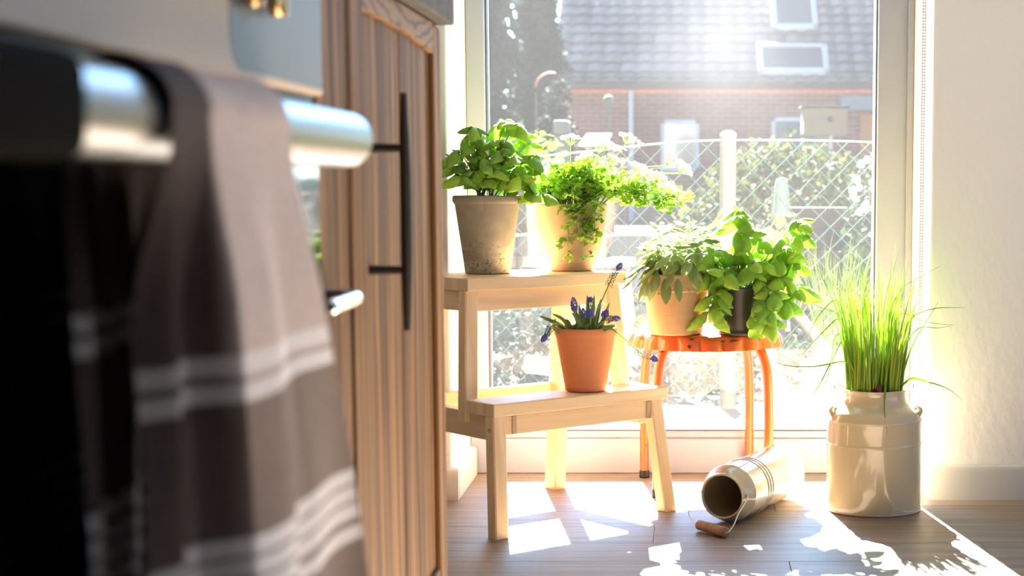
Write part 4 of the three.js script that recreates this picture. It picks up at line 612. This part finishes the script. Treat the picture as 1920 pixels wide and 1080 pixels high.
// -- planting behind the fence
const darkG = [[0.03, 0.06, 0.025], [0.045, 0.08, 0.03], [0.02, 0.045, 0.02], [0.07, 0.10, 0.035]], limeG = [[0.12, 0.14, 0.03], [0.08, 0.11, 0.025], [0.16, 0.17, 0.045], [0.04, 0.07, 0.02]], blueG = [[0.03, 0.055, 0.04], [0.05, 0.08, 0.05], [0.02, 0.04, 0.03]];
shrub('garden_bush', 'rounded yellow-green bush behind the pale fence post', 'bush', [0.5, GY, -9], [[0, 0.55, 0, 0.47, 0.42, 0.4], [-0.42, 0.38, 0.1, 0.24, 0.22, 0.25], [0.36, 0.5, 0.05, 0.22, 0.3, 0.25], [0, 0.22, 0, 0.4, 0.25, 0.35]], 5200, 0.055, limeG, 601);
shrub('flowering_bush', 'dark bush with white blossom beside the right edge of the window', 'bush', [0.78, GY, -7], [[0, 0.55, 0, 0.14, 0.32, 0.2], [0.12, 0.4, 0, 0.2, 0.35, 0.2]], 1600, 0.045, darkG, 607);
{ const g = scene.children.find((o) => o.name === 'flowering_bush'); foliage(g, 'blossom', 609, [[-0.06, 0.74, 0.1, 0.08, 0.14, 0.1], [0.05, 0.55, 0.15, 0.1, 0.2, 0.1]], 90, 0.03, std({ color: rgb(0.5, 0.5, 0.48), roughness: 0.9 }), [[1.6, 1.6, 1.6]], new THREE.IcosahedronGeometry(0.5, 0)); }
shrub('low_shrub', 'dark low shrub outside the window, seen between the legs of the step stool', 'shrub', [-0.62, GY, -6.15], [[0, 0.14, 0, 0.4, 0.2, 0.25], [0.25, 0.1, 0.05, 0.3, 0.16, 0.25]], 2600, 0.035, blueG, 611);
shrub('low_shrub', 'leafy low shrub outside the window, seen under the orange stool', 'shrub', [0.02, GY, -6.1], [[0, 0.1, 0, 0.3, 0.17, 0.25], [-0.25, 0.12, 0.05, 0.2, 0.17, 0.2]], 2200, 0.035, [...blueG, ...limeG], 613);
shrub('low_shrub', 'pale low shrub outside the window, seen behind the cream churn', 'shrub', [0.62, GY, -6.2], [[0, 0.08, 0, 0.3, 0.16, 0.22]], 1200, 0.035, [[0.08, 0.11, 0.06], [0.05, 0.08, 0.04]], 617);
shrub('leafy_plant', 'broad-leaved light green plant behind the left basil outside', 'plant', [-1.25, GY, -12.4], [[0, 0.7, 0, 0.16, 0.36, 0.15], [0.14, 0.4, 0, 0.2, 0.4, 0.2]], 520, 0.13, [[0.08, 0.15, 0.05], [0.05, 0.11, 0.04]], 619);
shrub('topiary_shrub', 'dark round-headed clipped shrub left of the white bin', 'shrub', [-1.07, GY, -14.2], [[0, 1.42, 0, 0.1, 0.15, 0.1], [-0.01, 1.12, 0, 0.16, 0.2, 0.15], [0, 0.6, 0, 0.17, 0.5, 0.15]], 2600, 0.05, [[0.02, 0.035, 0.035], [0.035, 0.055, 0.05], [0.015, 0.025, 0.028]], 623);
{ const g = thing('garden_hoop', 'thin red arched hoop on a dark rod over the round-headed shrub', 'hoop', [-1.1, GY, -13.9]); part(g, 'rod', cyl(0.008, 0.008, 1.44, 8).translate(-0.125, 0.72, 0), bark); part(g, 'arch', new THREE.TorusGeometry(0.13, 0.009, 8, 24, 1.7).rotateZ(1.3).translate(0, 1.47, 0), std({ color: rgb(0.30, 0.07, 0.045), roughness: 0.7 }), 'red arch'); }
// raised timber edging, stacked crates and stones behind the fence
{
  const tan = [phy({ color: rgb(0.035, 0.026, 0.02), roughness: 1, specularIntensity: 0.1 }), phy({ color: rgb(0.05, 0.036, 0.026), roughness: 1, specularIntensity: 0.1 }), std({ color: rgb(0.11, 0.085, 0.06), roughness: 0.9 })], dk = phy({ color: rgb(0.02, 0.018, 0.016), roughness: 1, specularIntensity: 0.1 });
  const w = thing('garden_wall', 'low pale stone wall beyond the fence at the left', 'wall', [-0.62, GY, -8.2]), r = rng(631);
  const st = [0, 1, 2].map((k) => phy({ color: rgb(0.07 + 0.02 * k, 0.07 + 0.02 * k, 0.065 + 0.02 * k), roughness: 1, specularIntensity: 0.1 }));
  for (let row = 0; row < 3; row++) for (let k = 0; k < 6; k++) { const x = -0.62 + k * 0.215 + (row % 2) * 0.09; part(w, 'stone', box(x + 0.004, x + 0.209, row * 0.165 + 0.003, row * 0.165 + 0.16, -0.1 - r() * 0.015, 0.1 + r() * 0.02, { r: 0.012, seg: 2 }), st[Math.floor(r() * 3)]); }
  const c = thing('timber_stack', 'stack of weathered timber boards behind the mesh fence', 'timber', [0.62, GY, -7.6]);
  for (let row = 0; row < 7; row++) part(c, 'board', box(-0.2 + 0.03 * (row % 3), 0.13 + 0.02 * (row % 2), 0.09 * row, 0.09 * row + 0.0885, -0.12, 0.12 + 0.02 * (row % 2), { r: 0.004 }), row % 2 ? dk : tan[row % 3]);
  for (const x of [-0.235, 0.17]) part(c, 'stake', box(x - 0.02, x + 0.02, 0, 0.72, 0.12, 0.16, { axis: 1, r: 0.004 }), tan[1]);
  const t = thing('nest_box', 'pale wooden box on a post in front of the brick house', 'bird house', [0.87, GY, -11]);
  part(t, 'post', box(-0.05, 0.03, 0, 1.03, -0.03, 0.03, { axis: 1, r: 0.004 }), tan[2]);
  const bx = part(t, 'house', box(-0.14, 0.14, 1.03, 1.2, -0.1, 0.1, { r: 0.006 }), tan[2]);
  part(bx, 'roof', box(-0.155, 0.155, 1.198, 1.215, -0.12, 0.13, { r: 0.004 }), tan[0]);
  part(bx, 'hole', new THREE.CylinderGeometry(0.02, 0.02, 0.004, 16).rotateX(Math.PI / 2).translate(0.03, 1.13, 0.1), dk);
  const cone = new THREE.Mesh(lathe([[0.036, 0], [0.034, 0.05], [0.03, 0.11], [0.026, 0.14], [0.018, 0.155], [0, 0.16]], 20), phy({ color: rgb(0.10, 0.15, 0.11), roughness: 0.9, transmission: 0.2, thickness: 0 })); cone.name = numbered('plant_cover'); cone.position.set(0.388, 0.52, -7.1); tag(cone, 'pale green cone-shaped plant cover standing on the wooden stake', 'plant cover'); scene.add(cone);
  const stake = new THREE.Mesh(box(-0.018, 0.018, 0, 0.6, -0.018, 0.018, { axis: 1 }), tan[1]); stake.name = numbered('wooden_stake'); stake.position.set(0.388, GY, -7.1); tag(stake, 'wooden stake carrying the pale green cone cover', 'stake'); scene.add(stake);
  const wb = thing('garden_bin', 'white box-shaped garden bin with a flat lid near the dark shrub', 'bin', [-0.952, GY, -13]);
  const wm = std({ color: rgb(0.14, 0.14, 0.135), roughness: 0.9 });
  part(wb, 'body', box(-0.052, 0.052, 0, 1.08, -0.1, 0.1, { axis: 1, r: 0.01 }), wm); part(wb, 'lid', box(-0.06, 0.06, 1.085, 1.19, -0.11, 0.11, { r: 0.02, seg: 3 }), wm);
  const sh = thing('garden_shed', 'low shed with a pale sunlit sloping roof right of the white bin', 'shed', [-0.77, GY, -14.6]);
  part(sh, 'wall', box(-0.12, 0.13, 0, 1.0, -0.5, 0.4, { axis: 1, r: 0.004 }), dk);
  const ro = part(sh, 'roof', box(-0.13, 0.09, 0, 0.02, -0.75, 0.55, { axis: 2, r: 0.004 }), wm); ro.rotation.x = 0.1; ro.position.set(0, 1.06, 0);
  const lp = thing('garden_lamp', 'white globe lamp on a thin post before the brick house', 'lamp', [-0.92, GY, -20]);
  part(lp, 'post', cyl(0.02, 0.016, 1.6, 10).translate(0, 0.8, 0), wm); part(lp, 'globe', new THREE.SphereGeometry(0.06, 20, 14).translate(0, 1.66, 0), wm, 'white globe');
}
// -- conifers at the left
[[-3.05, -25, 'broad dark conifer at the far left of the view', 0.62], [-2.35, -27, 'slim dark conifer beside the left end of the tiled roof', 0.36]].forEach(([x, zz, label, w], k) => {
  const t = thing('conifer', label, 'tree', [x, GY, zz]), lumps = []; for (let i = 0; i < 9; i++) lumps.push([Math.sin(i * 2.4) * w * 0.25, 0.7 + i * 0.62, Math.cos(i * 2.4) * w * 0.2, w * (1.1 - i * 0.07), 0.5, w * (1.0 - i * 0.06)]);
  part(t, 'trunk', taperTube([[0, 0, 0], [0.03, 3, 0], [0, 6.6, 0]], 0.11, 0.03, 10, 8), bark); foliage(t, 'foliage', 641 + k, lumps, 9000, 0.19, outLeaf, [[0.03, 0.065, 0.06], [0.045, 0.085, 0.08], [0.02, 0.04, 0.04]], needle, 0.35);
});
// -- the neighbour's brick house with its tiled roof
{
  const H = thing('brick_house', 'red brick house with a grey tiled roof and white framed windows', 'house', [0.6, GY, -31]);
  const n = noise2(701), n2 = noise2(703), hh = (x, y) => { const s = Math.sin(x * 127.1 + y * 311.7) * 43758.5453; return s - Math.floor(s); };
  const brick = tex(512, 512, (u, v) => { const X = u * 8, Y = v * 26, row = Math.floor(Y), q = X + (row % 2) * 0.5, m = Math.min(q % 1, 1 - q % 1) * 0.25, k = Math.min(Y % 1, 1 - Y % 1) * 0.077; if (m < 0.005 || k < 0.005) return [0.42, 0.38, 0.34]; const t = hh(Math.floor(q) % 8, row); return mix3([0.36, 0.13, 0.085], [0.25, 0.085, 0.06], clamp(t * 0.8 + 0.3 * n(u * 60, v * 60, 2))); }, { wrap: THREE.RepeatWrapping, rep: [0.5, 0.5] });
  const wallM = std({ map: brick, roughness: 0.9 }), y = (h) => h - GY, eave = y(2.27);
  part(H, 'wall', box(-2.9, 4.4, 0, eave, -5, 0, { r: 0 }), wallM);
  const frameM = std({ color: rgb(0.72, 0.74, 0.78), roughness: 0.5 }), paneM = phy({ color: rgb(0.10, 0.12, 0.13), roughness: 0.08 }), paleM = std({ color: rgb(0.16, 0.17, 0.18), roughness: 0.7 });
  const win = (x0, x1, a, b, cross, f = 0.07) => { x0 -= 0.6; x1 -= 0.6; a = y(a); b = y(b); const w = part(H, 'window', merge([box(x0, x1, a, a + f, 0, 0.05, { r: 0.006 }), box(x0, x1, b - f, b, 0, 0.05, { r: 0.006 }), box(x0, x0 + f, a, b, 0, 0.05, { r: 0.006 }), box(x1 - f, x1, a, b, 0, 0.05, { r: 0.006 }), ...(cross ? [box(cross - 0.6 - f / 2, cross - 0.6 + f / 2, a, b, 0, 0.045, { r: 0.006 })] : [])]), frameM); part(w, 'pane', box(x0 + f, x1 - f, a + f, b - f, 0.004, 0.018, { r: 0 }), paneM); return w; };
  win(-0.49, 0.20, 0.80, 1.73); win(1.5, 2.6, 0.8, 1.77, 2.05);
  const door = part(H, 'door', box(2.5, 2.86, 0, y(1.82), 0, 0.05, { axis: 1, r: 0.005 }), std({ color: rgb(0.55, 0.21, 0.06), roughness: 0.6 }), 'orange wooden door'); part(door, 'handle', cyl(0.02, 0.02, 0.1, 8).translate(2.56, y(0.95), 0.07), M.zinc);
  part(H, 'canopy', box(2.1, 3.1, y(1.87), y(2.12), 0, 0.7, { r: 0.01 }), std({ color: rgb(0.22, 0.25, 0.30), roughness: 0.6 }));
  part(H, 'downpipe', cyl(0.045, 0.045, eave, 12).translate(-1.62, eave / 2, 0.07), frameM);
  part(H, 'fascia', box(-3.0, 4.5, eave - 0.02, eave + 0.1, 0.02, 0.24, { r: 0.01 }), std({ color: rgb(0.22, 0.13, 0.10), roughness: 0.8 }));
  part(H, 'gutter', new THREE.CylinderGeometry(0.075, 0.075, 7.5, 12, 1, false, Math.PI / 2, Math.PI).rotateZ(Math.PI / 2).translate(0.75, eave + 0.14, 0.3), std({ color: rgb(0.30, 0.32, 0.35), roughness: 0.5 }));
  // roof: a slab at 38 degrees, its lower courses covered with tiles one by one
  const roof = new THREE.Group(); roof.name = 'roof'; roof.position.set(0, eave + 0.1, 0.34); roof.rotation.x = 38 * Math.PI / 180; H.add(roof);
  const rt = [0, 1, 2, 3].map((k) => std({ color: rgb(0.15 + 0.035 * k, 0.13 + 0.03 * k, 0.125 + 0.026 * k), roughness: 0.42 }));
  part(roof, 'slab', box(-3.0, 4.5, -0.12, -0.02, -5.2, 0, { r: 0 }), rt[0]);
  const tile = new THREE.BufferGeometry(); { const pr = []; for (let i = 0; i <= 6; i++) { const t = i / 6; pr.push([t * 0.298, 0.012 + 0.03 * Math.pow(Math.max(0, Math.sin(Math.PI * t)), 1.5)]); } const pos = [], idx = []; for (const [x, yy] of pr) pos.push(x, yy + 0.022, 0.0, x, yy - 0.008, 0.0, x, yy, -0.36); for (let i = 0; i < 6; i++) { const a = i * 3, b = a + 3; idx.push(a, b, a + 2, b, b + 2, a + 2, a + 1, b + 1, a, b + 1, b, a); } tile.setAttribute('position', new THREE.Float32BufferAttribute(pos, 3)); tile.setIndex(idx); tile.computeVertexNormals(); }
  const r = rng(711);
  for (let c = 0; c < 11; c++) for (let k = 0; k < 25; k++) { const m = part(roof, 'tile', tile, rt[Math.floor(r() * 4)]); m.position.set(-3.0 + k * 0.3, 0.0, -c * 0.31 + 0.02); m.rotation.x = -0.02 - 0.012 * r(); }
  // two roof windows in white frames
  const rw = (x0, x1, s0, s1) => { x0 -= 0.6; x1 -= 0.6; const f = 0.1, g = part(roof, 'roof_window', merge([box(x0, x1, 0.0, 0.12, -s0 - f, -s0, { r: 0.01 }), box(x0, x1, 0.0, 0.12, -s1, -s1 + f, { r: 0.01 }), box(x0, x0 + f, 0, 0.12, -s1, -s0, { r: 0.01 }), box(x1 - f, x1, 0, 0.12, -s1, -s0, { r: 0.01 })]), frameM); part(g, 'pane', box(x0 + f, x1 - f, 0.02, 0.09, -s1 + f, -s0 - f, { r: 0 }), paleM); };
  rw(1.25, 2.52, 0.2, 1.08); rw(1.55, 2.4, 1.62, 2.8);
}
renderer.render(scene, camera);
